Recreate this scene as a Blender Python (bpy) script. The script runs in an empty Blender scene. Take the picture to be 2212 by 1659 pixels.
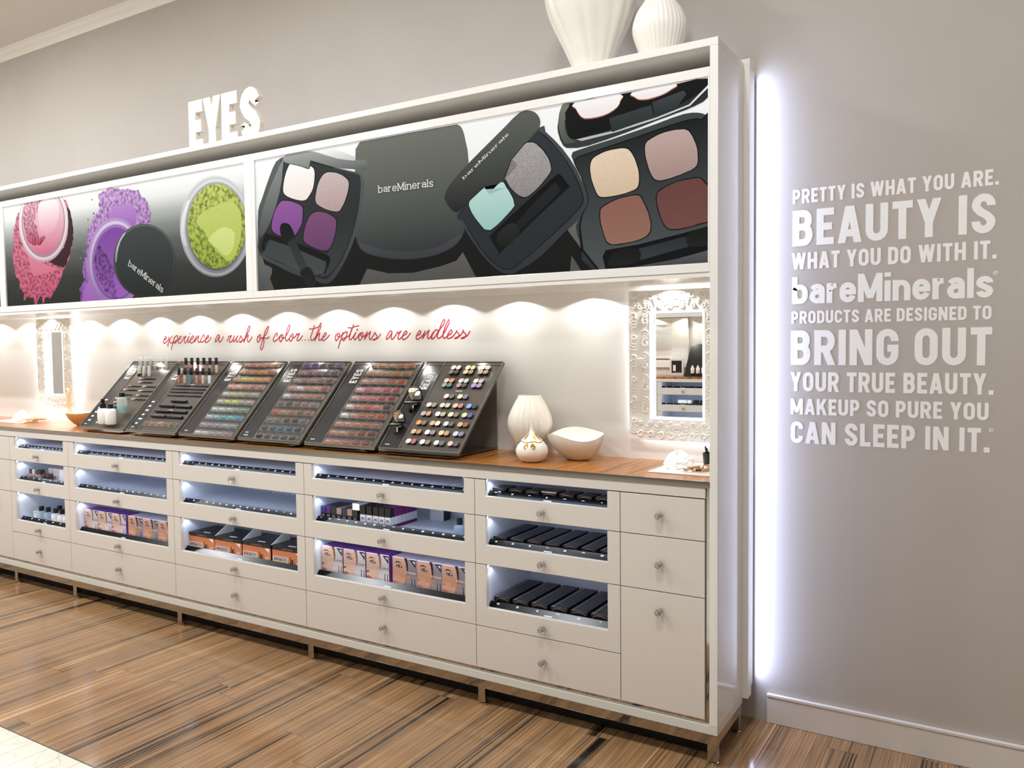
import bpy, math, random
from mathutils import Vector, Matrix
random.seed(7)
SC = bpy.context.scene
COL = SC.collection
PI = math.pi
# ------------------------------------------------------------------ camera, world, lamps, exposure
YAW, PITCH, ROLL, FPX = 0.54589, -0.04537, -0.01019, 1759.477
fw = Vector((-math.sin(YAW)*math.cos(PITCH), math.cos(YAW)*math.cos(PITCH), math.sin(PITCH)))
rt0 = Vector((math.cos(YAW), math.sin(YAW), 0)); up0 = rt0.cross(fw)
rt = rt0*math.cos(ROLL)+up0*math.sin(ROLL); up = -rt0*math.sin(ROLL)+up0*math.cos(ROLL)
cd = bpy.data.cameras.new('camera'); cam = bpy.data.objects.new('camera', cd); COL.objects.link(cam)
cam.matrix_world = Matrix(((rt.x, up.x, -fw.x, 0.8009), (rt.y, up.y, -fw.y, -2.60644), (rt.z, up.z, -fw.z, 1.40), (0, 0, 0, 1)))
cd.sensor_fit = 'HORIZONTAL'; cd.sensor_width = 36.0; cd.lens = FPX/2212*36.0; cd.clip_start = 0.05; cd.clip_end = 60
SC.camera = cam
SC.view_settings.view_transform = 'Standard'; SC.view_settings.look = 'None'
SC.view_settings.gamma = 1.0; SC.view_settings.use_curve_mapping = False
SC.view_settings.exposure = 0.44
SC.cycles.max_bounces = 10; SC.cycles.diffuse_bounces = 5; SC.cycles.glossy_bounces = 5
SC.cycles.transmission_bounces = 8; SC.cycles.transparent_max_bounces = 12
SC.cycles.sample_clamp_indirect = 6.0; SC.cycles.caustics_reflective = False; SC.cycles.caustics_refractive = False
SC.cycles.use_denoising = True
W = bpy.data.worlds.new('world'); SC.world = W; W.use_nodes = True
W.node_tree.nodes['Background'].inputs[0].default_value = (.95, .97, 1, 1)
W.node_tree.nodes['Background'].inputs[1].default_value = 0.15
NEUT = (.94, .98, 1.02); COOL = (.62, .74, 1.0); WHITE = (.9, .94, 1.0)
def lamp(name, kind, loc, power, color, target=None, **kw):
    d = bpy.data.lights.new(name, kind); d.energy = power; d.color = color
    for k, v in kw.items(): setattr(d, k, v)
    o = bpy.data.objects.new(name, d); COL.objects.link(o); o.location = loc
    if target is not None: o.rotation_euler = (Vector(target)-Vector(loc)).to_track_quat('-Z', 'Y').to_euler()
    return o
# shop ceiling spots, in clusters of four, two rows along the aisle
for lx in (-6.3, -4.2, -2.1, 0.0, 2.1):
    for ly, pw in ((-1.25, 7.2), (-3.6, 4.2)):
        for dx, dy in ((-.1, -.1), (.1, -.1), (-.1, .1), (.1, .1)):
            lamp('ceiling_spot', 'AREA', (lx+dx, ly+dy, 3.40), pw*{-6.3: 1.7, -4.2: 1.45, -2.1: 1.0, 0.0: .85, 2.1: .4}[lx], NEUT, (lx+dx, ly+dy+.25*(ly > -2), 0), shape='DISK', size=.11)
# puck lamps under the picture boxes, close to the niche wall (they make the scallops)
for k in range(16):
    px = -.29-.35*k
    if px < -5.6: break
    lamp('puck_spot', 'SPOT', (px, .335, 1.6195), 2.2, (1, .985, .94), (px, .335, 0), spot_size=math.radians(146), spot_blend=.12, shadow_soft_size=.012)
# cool LED strip between the unit's rear panel and the wall
lamp('backlight_strip', 'AREA', (.010, .381, 1.26), 6.4, (.52, .63, 1.0), (1, .395, 1.26), shape='RECTANGLE', size=2.2, size_y=.05)
for o in (bpy.data.objects['backlight_strip'],): o.rotation_euler = Matrix(((0, 0, -1), (0, 1, 0), (1, 0, 0))).to_euler()
lamp('toplight_strip', 'AREA', (-1.6, .385, 2.40), 1.6, COOL, (-1.6, .40, 4), shape='RECTANGLE', size=3.0, size_y=.04)
# ------------------------------------------------------------------ materials
def lin(h):
    if not isinstance(h, str): return tuple(h)
    c = [int(h[i:i+2], 16)/255 for i in (0, 2, 4)]
    return tuple(x/12.92 if x <= .04045 else ((x+.055)/1.055)**2.4 for x in c)
MATS = {}
def mat(name, color='cccccc', rough=.5, metal=0, spec=.5, emit=None, es=1, trans=0, alpha=1, coat=0, noise=None, bump=None):
    if name in MATS: return MATS[name]
    m = bpy.data.materials.new(name); m.use_nodes = True; nt = m.node_tree; b = nt.nodes['Principled BSDF']
    c = lin(color)
    b.inputs['Base Color'].default_value = (*c, 1); b.inputs['Roughness'].default_value = rough
    b.inputs['Metallic'].default_value = metal; b.inputs['Specular IOR Level'].default_value = spec
    b.inputs['Transmission Weight'].default_value = trans; b.inputs['Alpha'].default_value = alpha
    b.inputs['Coat Weight'].default_value = coat; b.inputs['Coat Roughness'].default_value = .05
    if emit is not None:
        b.inputs['Emission Color'].default_value = (*lin(emit), 1); b.inputs['Emission Strength'].default_value = es
    if noise or bump:
        tc = nt.nodes.new('ShaderNodeTexCoord'); n = nt.nodes.new('ShaderNodeTexNoise')
        n.inputs['Scale'].default_value = (noise or bump)[0]; n.inputs['Detail'].default_value = 4
        nt.links.new(tc.outputs['Object'], n.inputs['Vector'])
        if noise:
            mx = nt.nodes.new('ShaderNodeMix'); mx.data_type = 'RGBA'; c2 = lin(noise[1])
            rp = nt.nodes.new('ShaderNodeMapRange'); rp.inputs[1].default_value = .35; rp.inputs[2].default_value = .65
            nt.links.new(n.outputs['Fac'], rp.inputs[0]); nt.links.new(rp.outputs[0], mx.inputs[0])
            mx.inputs[6].default_value = (*c, 1); mx.inputs[7].default_value = (*c2, 1)
            nt.links.new(mx.outputs[2], b.inputs['Base Color'])
        if bump:
            bp = nt.nodes.new('ShaderNodeBump'); bp.inputs['Strength'].default_value = bump[1]; bp.inputs['Distance'].default_value = .01
            nt.links.new(n.outputs['Fac'], bp.inputs['Height']); nt.links.new(bp.outputs[0], b.inputs['Normal'])
    MATS[name] = m; return m
def wood(name, stops, scale=(42, 1.1), plank=None, rough=.3, hue=.5, seam=True):
    m = bpy.data.materials.new(name); m.use_nodes = True; nt = m.node_tree; b = nt.nodes['Principled BSDF']
    N = nt.nodes.new; L = nt.links.new
    tc = N('ShaderNodeTexCoord'); sx = N('ShaderNodeSeparateXYZ'); L(tc.outputs['Object'], sx.inputs[0])
    def M(op, a, c=None):
        n = N('ShaderNodeMath'); n.operation = op
        for i, v in enumerate((a, c)):
            if v is None: continue
            if isinstance(v, (int, float)): n.inputs[i].default_value = v
            else: L(v, n.inputs[i])
        return n.outputs[0]
    if plank:
        u = M('DIVIDE', sx.outputs[0], plank[0]); pi_ = M('FLOOR', u)
        w1 = N('ShaderNodeTexWhiteNoise'); w1.noise_dimensions = '1D'; L(pi_, w1.inputs['W'])
        v = M('ADD', M('DIVIDE', sx.outputs[1], plank[1]), M('MULTIPLY', w1.outputs['Value'], 7.3)); pj = M('FLOOR', v)
        cv = N('ShaderNodeCombineXYZ'); L(pi_, cv.inputs[0]); L(pj, cv.inputs[1])
        w2 = N('ShaderNodeTexWhiteNoise'); w2.noise_dimensions = '2D'; L(cv.outputs[0], w2.inputs['Vector'])
        rnd = w2.outputs['Value']
    else: rnd = None
    cv = N('ShaderNodeCombineXYZ'); L(M('MULTIPLY', sx.outputs[0], scale[0]), cv.inputs[0]); L(M('MULTIPLY', sx.outputs[1], scale[1]), cv.inputs[1])
    if rnd is not None: L(M('MULTIPLY', rnd, 90), cv.inputs[2])
    n1 = N('ShaderNodeTexNoise'); n1.inputs['Scale'].default_value = 1; n1.inputs['Detail'].default_value = 3; n1.inputs['Distortion'].default_value = .35
    L(cv.outputs[0], n1.inputs['Vector'])
    cv2 = N('ShaderNodeCombineXYZ'); L(M('MULTIPLY', sx.outputs[0], scale[0]*.22), cv2.inputs[0]); L(M('MULTIPLY', sx.outputs[1], scale[1]*.5), cv2.inputs[1])
    if rnd is not None: L(M('MULTIPLY', rnd, 55), cv2.inputs[2])
    n2 = N('ShaderNodeTexNoise'); n2.inputs['Scale'].default_value = 1; n2.inputs['Detail'].default_value = 2; L(cv2.outputs[0], n2.inputs['Vector'])
    cv3 = N('ShaderNodeCombineXYZ'); L(M('MULTIPLY', sx.outputs[0], scale[0]*4.2), cv3.inputs[0]); L(M('MULTIPLY', sx.outputs[1], scale[1]*1.5), cv3.inputs[1])
    if rnd is not None: L(M('MULTIPLY', rnd, 71), cv3.inputs[2])
    n3 = N('ShaderNodeTexNoise'); n3.inputs['Scale'].default_value = 1; n3.inputs['Detail'].default_value = 3; L(cv3.outputs[0], n3.inputs['Vector'])
    f = M('ADD', M('MULTIPLY', M('SUBTRACT', n1.outputs['Fac'], .5), 1.1), M('MULTIPLY', M('SUBTRACT', n2.outputs['Fac'], .5), 1.5))
    f = M('ADD', f, M('MULTIPLY', M('SUBTRACT', n3.outputs['Fac'], .5), 1.35))
    f = M('ADD', f, .5)
    if rnd is not None: f = M('ADD', f, M('MULTIPLY', M('SUBTRACT', rnd, .5), hue))
    cr = N('ShaderNodeValToRGB'); e = cr.color_ramp.elements
    while len(e) < len(stops): e.new(.5)
    for el, (p, c) in zip(e, stops): el.position = p; el.color = (*lin(c), 1)
    L(f, cr.inputs[0]); out = cr.outputs[0]
    if plank and seam:
        fu = M('FRACT', u); fv = M('FRACT', v)
        s = M('MAXIMUM', M('LESS_THAN', fu, .014), M('LESS_THAN', fv, .0016))
        mx = N('ShaderNodeMix'); mx.data_type = 'RGBA'; L(M('MULTIPLY', s, .65), mx.inputs[0]); L(out, mx.inputs[6]); mx.inputs[7].default_value = (*lin('2a2019'), 1)
        out = mx.outputs[2]
    L(out, b.inputs['Base Color']); b.inputs['Roughness'].default_value = rough
    MATS[name] = m; return m
FLOORWOOD = wood('zebra wood floor', [(0, '1d1915'), (.2, '3a2f25'), (.34, '7c6046'), (.46, '9c7853'), (.56, '735840'), (.66, 'b48b60'), (.8, '7a573d'), (1, 'c9a275')], scale=(40, .55), plank=(.0965, 1.55), rough=.13, hue=.24)
TOPWOOD = wood('zebra veneer', [(0, '5e330f'), (.3, '8a5220'), (.42, 'c28443'), (.52, '7e4719'), (.62, 'bd7d3c'), (.75, '8f5522'), (1, 'dca868')], scale=(58, 1.6), rough=.25)
CREAM = mat('cream lacquer', 'd6cfc5', .28)
WHITEL = mat('white lacquer', 'e5e2dc', .09, spec=.6)
NICHE = mat('white gloss panel', 'e9e8e5', .2)
INNER = mat('white drawer lining', 'dfe4ee', .45)
CHROME = mat('polished chrome', 'c9c6c0', .06, metal=1)
WAVY = mat('wavy polished steel', 'bdb8ae', .1, metal=1, bump=(9, .35))
BLACK = mat('gloss black card', '08090c', .2, spec=.15)
BOARD = mat('smoked grey panel', '55504a', .13, spec=.6)
STRIPB = mat('charcoal header panel', '2b2b2c', .2)
LETW = mat('light grey print', 'c9c7c4', .5)
WHITEP = mat('white print', 'f4f2ee', .5)
SLOGAN = mat('white vinyl lettering', 'f1eee9', .5)
WALLP = mat('taupe wall paint', 'b6ada4', .7, noise=(3, 'b3aaa1'))
CEILP = mat('ceiling paint', 'd9d3ca', .8)
TRIMP = mat('ivory trim paint', 'e9e3d8', .5)
CERAM = mat('white glazed ceramic', 'efeae0', .3)
CREAMC = mat('ivory ceramic', 'dfd7c8', .35)
GOLD = mat('gold glaze', 'e0a83a', .18, metal=1)
GLASS = mat('clear acrylic', 'f4f6f8', .03, trans=1)
BPLAST = mat('black plastic', '0d0d0e', .3)
SILV = mat('silver foil', 'c9ccd4', .25, metal=1)
MIRROR = mat('mirror silvering', 'f2f4f4', .0, metal=1)
PURPLE = mat('purple carton', '7a3f9a', .4)
LILAC = mat('pale lilac carton', 'd9cbd9', .4)
MAGENTA = mat('magenta carton', '7d1f66', .4)
# ------------------------------------------------------------------ mesh helpers
class MB:
    def __init__(s): s.v = []; s.f = []; s.m = []; s.cur = 0
    def add(s, vs, fs, mi=None):
        b = len(s.v); s.v += [tuple(p) for p in vs]; mi = s.cur if mi is None else mi
        for f in fs: s.f.append(tuple(b+i for i in f)); s.m.append(mi)
    def box(s, x0, x1, y0, y1, z0, z1, mi=None):
        s.add([(x0,y0,z0),(x1,y0,z0),(x1,y1,z0),(x0,y1,z0),(x0,y0,z1),(x1,y0,z1),(x1,y1,z1),(x0,y1,z1)],
              [(0,3,2,1),(4,5,6,7),(0,1,5,4),(1,2,6,5),(2,3,7,6),(3,0,4,7)], mi)
    def prism(s, pts, fr, d0, d1, mi=None):          # 2D outline (counter-clockwise seen from +n) in frame fr, from depth d0 to d1
        O, U, V, Nn = fr; n = len(pts)
        a = [O+U*p[0]+V*p[1]+Nn*d0 for p in pts]; b = [O+U*p[0]+V*p[1]+Nn*d1 for p in pts]
        ar = sum(pts[i-1][0]*pts[i][1]-pts[i][0]*pts[i-1][1] for i in range(n))
        fs = [tuple(range(n, 2*n)), tuple(range(n-1, -1, -1))]+[(i, (i+1) % n, n+(i+1) % n, n+i) for i in range(n)]
        if ar < 0: fs = [f[::-1] for f in fs]
        s.add(a+b, fs, mi)
    def flat(s, pts, fr, d, mi=None):
        O, U, V, Nn = fr; n = len(pts)
        ar = sum(pts[i-1][0]*pts[i][1]-pts[i][0]*pts[i-1][1] for i in range(n))
        f = tuple(range(n)); s.add([O+U*p[0]+V*p[1]+Nn*d for p in pts], [f if ar > 0 else f[::-1]], mi)
    def rect(s, x0, x1, y0, y1, fr, d, mi=None): s.flat([(x0,y0),(x1,y0),(x1,y1),(x0,y1)], fr, d, mi)
    def lathe(s, prof, n=32, c=(0,0,0), mod=None, mi=None, axis=None):
        k = len(prof); vs = []
        for i, (r, z) in enumerate(prof):
            for j in range(n):
                a = 2*PI*j/n; q = r*(mod(a, z) if mod else 1)
                p = (q*math.cos(a), q*math.sin(a), z)
                if axis == 'y': p = (p[0], -p[2], p[1])
                vs.append((c[0]+p[0], c[1]+p[1], c[2]+p[2]))
        fs = [(i*n+j, i*n+(j+1) % n, (i+1)*n+(j+1) % n, (i+1)*n+j) for i in range(k-1) for j in range(n)]
        fs.append(tuple(range(n-1, -1, -1))); fs.append(tuple((k-1)*n+j for j in range(n)))
        s.add(vs, fs, mi)
    def tube(s, path, r, n=8, mi=None, flat=1.0):
        P = [Vector(p) for p in path]; vs = []; k = len(P)
        nrm = None
        for i in range(k):
            t = (P[min(i+1, k-1)]-P[max(i-1, 0)]).normalized()
            if nrm is None:
                nrm = t.cross(Vector((0, 1, 0)) if abs(t.y) < .9 else Vector((1, 0, 0))).normalized()
            nrm = (nrm-t*nrm.dot(t)).normalized(); bi = t.cross(nrm)
            ri = r[i] if isinstance(r, (list, tuple)) else r
            for j in range(n):
                a = 2*PI*j/n; vs.append(P[i]+nrm*(ri*math.cos(a))+bi*(ri*flat*math.sin(a)))
        fs = [(i*n+j, i*n+(j+1) % n, (i+1)*n+(j+1) % n, (i+1)*n+j) for i in range(k-1) for j in range(n)]
        fs.append(tuple(range(n-1, -1, -1))); fs.append(tuple((k-1)*n+j for j in range(n)))
        s.add(vs, fs, mi)
    def build(s, name, mats, parent=None, smooth=False, bevel=0, loc=None):
        me = bpy.data.meshes.new(name); me.from_pydata(s.v, [], s.f)
        if not isinstance(mats, (list, tuple)): mats = [mats]
        for m in mats: me.materials.append(m)
        for p, mi in zip(me.polygons, s.m): p.material_index = mi; p.use_smooth = bool(smooth)
        me.update()
        if smooth and smooth is not True: me.set_sharp_from_angle(angle=math.radians(smooth))
        o = bpy.data.objects.new(name, me); COL.objects.link(o)
        if parent is not None: o.parent = parent
        if loc is not None: o.location = loc
        if bevel:
            b = o.modifiers.new('bevel', 'BEVEL'); b.width = bevel; b.segments = 2; b.limit_method = 'ANGLE'; b.angle_limit = math.radians(50)
        return o
def T(o, label, cat, group=None):
    o['label'] = label; o['category'] = cat
    if group: o['group'] = group
    return o
def S(o): o['kind'] = 'structure'; return o
def E(name, loc=(0,0,0), rz=0, label=None, cat=None, group=None):
    o = bpy.data.objects.new(name, None); o.empty_display_size = .05; COL.objects.link(o); o.location = loc; o.rotation_euler = (0, 0, rz)
    if label: T(o, label, cat, group)
    return o
def copy_tree(o, parent=None):
    c = o.copy(); COL.objects.link(c); c.parent = parent
    for ch in list(o.children): copy_tree(ch, c)
    return c
def V3(*a): return Vector(a)
FRONT = lambda y, x=0, z=0: (V3(x, y, z), V3(1,0,0), V3(0,0,1), V3(0,-1,0))     # a frame that faces the shop
ORD = ['zeroth','first','second','third','fourth','fifth','sixth','seventh','eighth','ninth','tenth','eleventh','twelfth','thirteenth','fourteenth','fifteenth','sixteenth','seventeenth','eighteenth']
def bx(name, b, m, parent=None, bevel=0):
    q = MB(); q.box(*b); return q.build(name, m, parent, bevel=bevel)
# ------------------------------------------------------------------ stroke lettering
def arc(cx, cy, rx, ry, a0, a1, n=8):
    return [(cx+rx*math.cos(math.radians(a0+(a1-a0)*i/n)), cy+ry*math.sin(math.radians(a0+(a1-a0)*i/n))) for i in range(n+1)]
def glyph(ch, t, slab=False):
    it = []; w = .56
    h = t/2
    def s(*p): it.append(('s', list(p), False))
    def c(*p): it.append(('s', list(p), True))
    def d(*a): it.append(('d', a))
    def go(wd): return wd, h, wd-h, wd/2
    if ch == ' ': return .3, []
    if ch == '.': return t*1.15, [('p', [(0, 0), (t*1.1, 0), (t*1.1, t*1.1), (0, t*1.1)])]
    if ch == '®': return .16, [('p', arc(.08, .93, .065, .065, 0, 330, 11))]
    T_, B_ = 1-h, h
    if ch.isupper() or ch.isdigit():
        w = {'A': .62, 'B': .56, 'C': .56, 'D': .56, 'E': .47, 'F': .45, 'G': .57, 'H': .58, 'I': t, 'K': .6, 'L': .44, 'M': .76, 'N': .6, 'O': .57, 'P': .54, 'R': .57, 'S': .54, 'T': .5, 'U': .57, 'W': .88, 'Y': .58}[ch]
        w, L, R, C = go(w); ry = .2; rx = R-C
        if ch == 'A': d(L, 0, C-h*.15, 1); d(R, 0, C+h*.15, 1); s((L+.09, .27), (R-.09, .27))
        elif ch in 'BPR':
            M = {'B': .53, 'P': .42, 'R': .46}[ch]; x = R-.15; s((L, 0), (L, 1))
            s((L, T_), (x, T_), *arc(x, (T_+M)/2, R-x-(.02 if ch == 'B' else 0), (T_-M)/2, 90, -90)[1:-1], (x, M), (L, M))
            if ch == 'B': s((L, M), (x, M), *arc(x, (M+B_)/2, R-x, (M-B_)/2, 90, -90)[1:-1], (x, B_), (L, B_))
            if ch == 'R': d(R+.01, 0, C, .5)
        elif ch in 'CG':
            p = [(R, .66), (R, T_-ry), *arc(C, T_-ry, rx, ry, 0, 180)[1:-1], (L, T_-ry), (L, B_+ry), *arc(C, B_+ry, rx, ry, 180, 360)[1:-1], (R, B_+ry)]
            s(*(p+([(R, .34)] if ch == 'C' else [(R, .47), (C, .47)])))
        elif ch == 'D': s((L, 0), (L, 1)); s((L, T_), (R-.2, T_), *arc(R-.2, T_-.2, .2, .2, 90, 0)[1:], *arc(R-.2, B_+.2, .2, .2, 0, -90), (L, B_))
        elif ch in 'EF':
            s(*([(w, T_), (L, T_), (L, B_), (w, B_)] if ch == 'E' else [(w, T_), (L, T_), (L, 0)])); s((L, .5), (w-.05, .5))
        elif ch == 'H': s((L, 0), (L, 1)); s((R, 0), (R, 1)); s((L, .5), (R, .5))
        elif ch == 'I': s((L, 0), (L, 1))
        elif ch == 'K': s((L, 0), (L, 1)); d(L+.06, .36, R, 1); d(R+.01, 0, C-.02, .6)
        elif ch == 'L': s((L, 1), (L, B_), (w, B_))
        elif ch == 'M': s((L, 0), (L, 1)); s((R, 0), (R, 1)); d(L, 1, C, .12); d(R, 1, C, .12)
        elif ch == 'N': s((L, 0), (L, 1)); s((R, 0), (R, 1)); d(L, 1, R, 0)
        elif ch == 'O': c(*arc(C, T_-ry, rx, ry, 0, 180), *arc(C, B_+ry, rx, ry, 180, 360))
        elif ch == 'S': s((R, .69), (R, T_-ry), *arc(C, T_-ry, rx, ry, 0, 180)[1:-1], (L, T_-ry), (L+.02, .64), (C-.07, .545), (C+.07, .45), (R-.02, .355), (R, B_+ry-.01), *arc(C, B_+ry, rx, ry, 0, -180)[1:-1], (L, B_+ry), (L, .31))
        elif ch == 'T': s((0, T_), (w, T_)); s((C, 0), (C, T_))
        elif ch == 'U': s((L, 1), (L, B_+ry), *arc(C, B_+ry, rx, ry, 180, 360)[1:-1], (R, B_+ry), (R, 1))
        elif ch == 'W': d(L, 1, .26, 0); d(.26, 0, C, 1); d(C, 1, w-.26, 0); d(w-.26, 0, R, 1)
        elif ch == 'Y': d(L, 1, C, .4); d(R, 1, C, .4); s((C, 0), (C, .46))
        if slab and ch == 'M':
            for x in (L, R): s((x-.09, h), (x+.09, h))
            s((L-.09, T_), (L+.03, T_)); s((R-.03, T_), (R+.09, T_))
    else:
        X = .72; w = {'b': .53, 'a': .5, 'r': .36, 'e': .52, 'i': t, 'n': .53, 'l': t, 's': .47, 'y': .5}[ch]
        w, L, R, C = go(w); rx = R-C; ry = .2; XT = X-h
        ring = arc(C, XT-ry, rx, ry, 0, 180)+arc(C, B_+ry, rx, ry, 180, 360)
        if ch == 'b': s((L, 0), (L, 1)); c(*ring)
        elif ch == 'a':
            s((L, X*.72), *arc(C, XT-.15, rx, .15, 160, 0), (R, .1), (R+(.05 if slab else 0), B_ if slab else 0)); s((R, .42), (C, .42), *arc(C, .42-.165, rx, .165, 90, 270)[1:], (R, .16))
        elif ch == 'r': s((L, 0), (L, X)); s((L, X-.26), *arc(w-.02, X-.28, w-.02-L, .28-h, 180, 95))
        elif ch == 'e': s((L, .37), (R, .37), (R, XT-ry), *arc(C, XT-ry, rx, ry, 0, 180)[1:-1], (L, XT-ry), (L, B_+ry), *arc(C, B_+ry, rx, ry, 180, 345)[1:])
        elif ch == 'i': s((L, 0), (L, X)); it.append(('p', [(L-h*1.05, .85), (L+h*1.05, .85), (L+h*1.05, 1), (L-h*1.05, 1)]))
        elif ch == 'n': s((L, 0), (L, X)); s((L, XT-ry), *arc(C, XT-ry, rx, ry, 180, 0)[1:], (R, 0))
        elif ch == 'l': s((L, 0), (L, 1))
        elif ch == 's': s((R, X*.68), *arc(C, XT-.14, rx, .14, 10, 180), (L+.03, X*.6), (C, X*.5), (R-.03, X*.4), *arc(C, B_+.14, rx, .14, 0, -170), (L, X*.3))
        elif ch == 'y': s((L, X), (C, .0)); s((R, X), (C-.06, -.25))
        if slab:
            if ch in 'rnil': s((L-.1, h), (L+.1, h))
            if ch == 'n': s((R-.1, h), (R+.1, h))
            if ch in 'rni': s((L-.1, XT), (L, XT))
            if ch in 'bl': s((L-.1, T_), (L, T_))
    return w, it
def ribbon(p, t, closed):
    n = len(p); out = []
    q = []
    for a in p:
        if not q or math.hypot(a[0]-q[-1][0], a[1]-q[-1][1]) > 1e-5: q.append(a)
    p = q; n = len(p)
    if closed and math.hypot(p[0][0]-p[-1][0], p[0][1]-p[-1][1]) < 1e-5: p = p[:-1]; n -= 1
    def nv(a, b):
        l = math.hypot(b[0]-a[0], b[1]-a[1]); return (-(b[1]-a[1])/l, (b[0]-a[0])/l)
    Ls, Rs = [], []
    for i in range(n):
        if closed or 0 < i < n-1:
            n1 = nv(p[i-1], p[i]); n2 = nv(p[i], p[(i+1) % n]); k = 1+n1[0]*n2[0]+n1[1]*n2[1]; k = max(k, .35)
            m = ((n1[0]+n2[0])/k, (n1[1]+n2[1])/k)
        else: m = nv(p[0], p[1]) if i == 0 else nv(p[-2], p[-1])
        Ls.append((p[i][0]+m[0]*t/2, p[i][1]+m[1]*t/2)); Rs.append((p[i][0]-m[0]*t/2, p[i][1]-m[1]*t/2))
    for i in range(n if closed else n-1):
        j = (i+1) % n; out.append([Rs[i], Rs[j], Ls[j], Ls[i]])
    return out
def text_polys(txt, t, slab=False, gap=.1):
    x = 0; out = []
    for ch in txt:
        w, it = glyph(ch, t, slab)
        for k in it:
            if k[0] == 's': ps = ribbon(k[1], t, k[2])
            elif k[0] == 'd':
                x0, y0, x1, y1 = k[1]; e = t*.5*math.hypot(x1-x0, y1-y0)/abs(y1-y0); ps = [[(x0-e, y0), (x0+e, y0), (x1+e, y1), (x1-e, y1)]]
            else: ps = [k[1]]
            for p in ps: out.append([(x+a, b) for a, b in p])
        x += w+(gap if ch != ' ' else 0)
    return out, x-gap
def text(mb, txt, fr, h, width, t=.19, slab=False, gap=.1, d0=0, d1=.0006, mi=None):
    ps, w = text_polys(txt, t, slab, gap); sx = width/w
    for k, p in enumerate(ps):
        q = [(a*sx, b*h) for a, b in p]
        mb.prism(q, fr, d0, d1+(k % 7)*2e-6, mi)
# ------------------------------------------------------------------ the room
YW = .4194; CZ = 3.4257; XL, XR, YB = -8.2, 3.4, -5.95
S(bx('floor', (XL, XR, -1.05, YW+.1, -.05, 0), FLOORWOOD))
S(bx('wall_back', (XL, XR, YW, YW+.12, 0, CZ+.1), WALLP))
S(bx('wall_left', (XL-.1, XL, YB, YW, 0, CZ+.1), WALLP))
S(bx('wall_right', (XR, XR+.1, YB, YW, 0, CZ+.1), WALLP))
S(bx('wall_front', (XL, XR, YB-.1, YB, 0, CZ+.1), WALLP))
S(bx('ceiling', (XL-.1, XR+.1, YB-.1, YW+.12, CZ, CZ+.1), CEILP))
# marble strip tiles
tm = bpy.data.materials.new('ivory marble tile'); tm.use_nodes = True
def tile_nodes(m):
    nt = m.node_tree; b = nt.nodes['Principled BSDF']; N = nt.nodes.new; L = nt.links.new
    tc = N('ShaderNodeTexCoord'); sx = N('ShaderNodeSeparateXYZ'); L(tc.outputs['Object'], sx.inputs[0])
    def M(op, a, c):
        n = N('ShaderNodeMath'); n.operation = op
        for i, v in enumerate((a, c)):
            if isinstance(v, (int, float)): n.inputs[i].default_value = v
            elif v is not None: L(v, n.inputs[i])
        return n.outputs[0]
    fu = M('FRACT', M('DIVIDE', M('ADD', sx.outputs[0], .0465), .0965), None)
    g = M('LESS_THAN', fu, .022)
    n = N('ShaderNodeTexNoise'); n.inputs['Scale'].default_value = 5; n.inputs['Detail'].default_value = 6; n.inputs['Distortion'].default_value = 1.4; L(tc.outputs['Object'], n.inputs['Vector'])
    cr = N('ShaderNodeValToRGB'); e = cr.color_ramp.elements
    for p in range(2): e.new(.5)
    for el, (p, c) in zip(e, [(0, 'd8cfc0'), (.482, 'd8cfc0'), (.5, 'bdb4a6'), (.52, 'd8cfc0')]): el.position = p; el.color = (*lin(c), 1)
    L(n.outputs['Fac'], cr.inputs[0])
    mx = N('ShaderNodeMix'); mx.data_type = 'RGBA'; L(g, mx.inputs[0]); L(cr.outputs[0], mx.inputs[6]); mx.inputs[7].default_value = (*lin('8e8578'), 1)
    L(mx.outputs[2], b.inputs['Base Color']); b.inputs['Roughness'].default_value = .18
tile_nodes(tm)
S(bx('floor', (XL, XR, YB, -1.054, -.05, 0), tm))
S(bx('trim_2', (XL, XR, -1.054, -1.05, -.05, .0004), mat('dark joint strip', '3d3a33', .5)))
# crown moulding
q = MB()
prof = [(YW, 3.366), (YW-.006, 3.366), (YW-.010, 3.374), (YW-.022, 3.388), (YW-.038, 3.398), (YW-.048, 3.412), (YW-.058, 3.416), (YW-.060, CZ), (YW, CZ)]
n = len(prof)
q.add([(XL, y, z) for y, z in prof]+[(XR, y, z) for y, z in prof], [(i, n+i, n+(i+1) % n, (i+1) % n) for i in range(n)]+[tuple(range(n)), tuple(range(2*n-1, n-1, -1))])
S(q.build('trim_1', TRIMP))
# baseboard along the wall
q = MB(); q.box(.06, XR, YW-.012, YW, 0, .098); q.box(.06, XR, YW-.016, YW, .098, .109)
S(q.build('baseboard_back', mat('white baseboard paint', 'd9d2ca', .35), bevel=.002))
# ------------------------------------------------------------------ the wall unit
UX = -5.75                                                            # left end of the unit (outside the frame)
sur = E('display_surround', (0, 0, 0), 0, 'white lacquered surround framing the whole wall display with an open niche', 'shop fixture')
bx('side_panel', (-.0275, 0, 0, .297, .1328, 2.359), WHITEL, sur, .0015)
bx('side_panel', (UX-.0275, UX, 0, .297, .1328, 2.359), WHITEL, sur, .0015)
bx('top_panel', (UX-.0275, 0, 0, .297, 2.359, 2.384), WHITEL, sur, .0015)
bx('niche_panel', (UX, -.004, .4150, .4190, .9502, 1.6385), NICHE, sur)
bx('soffit_panel', (UX, -.0285, .006, .4145, 1.6225, 1.6375), WHITEL, sur)
bx('rear_panel', (-.0260, .0204, .2975, .3414, .1205, 2.398), WHITEL, sur, .0015)
bx('filler_panel', (UX, -.0285, .200, .205, 1.638, 2.3585), mat('shadow grey board', '8f877e', .6), sur)
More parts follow.
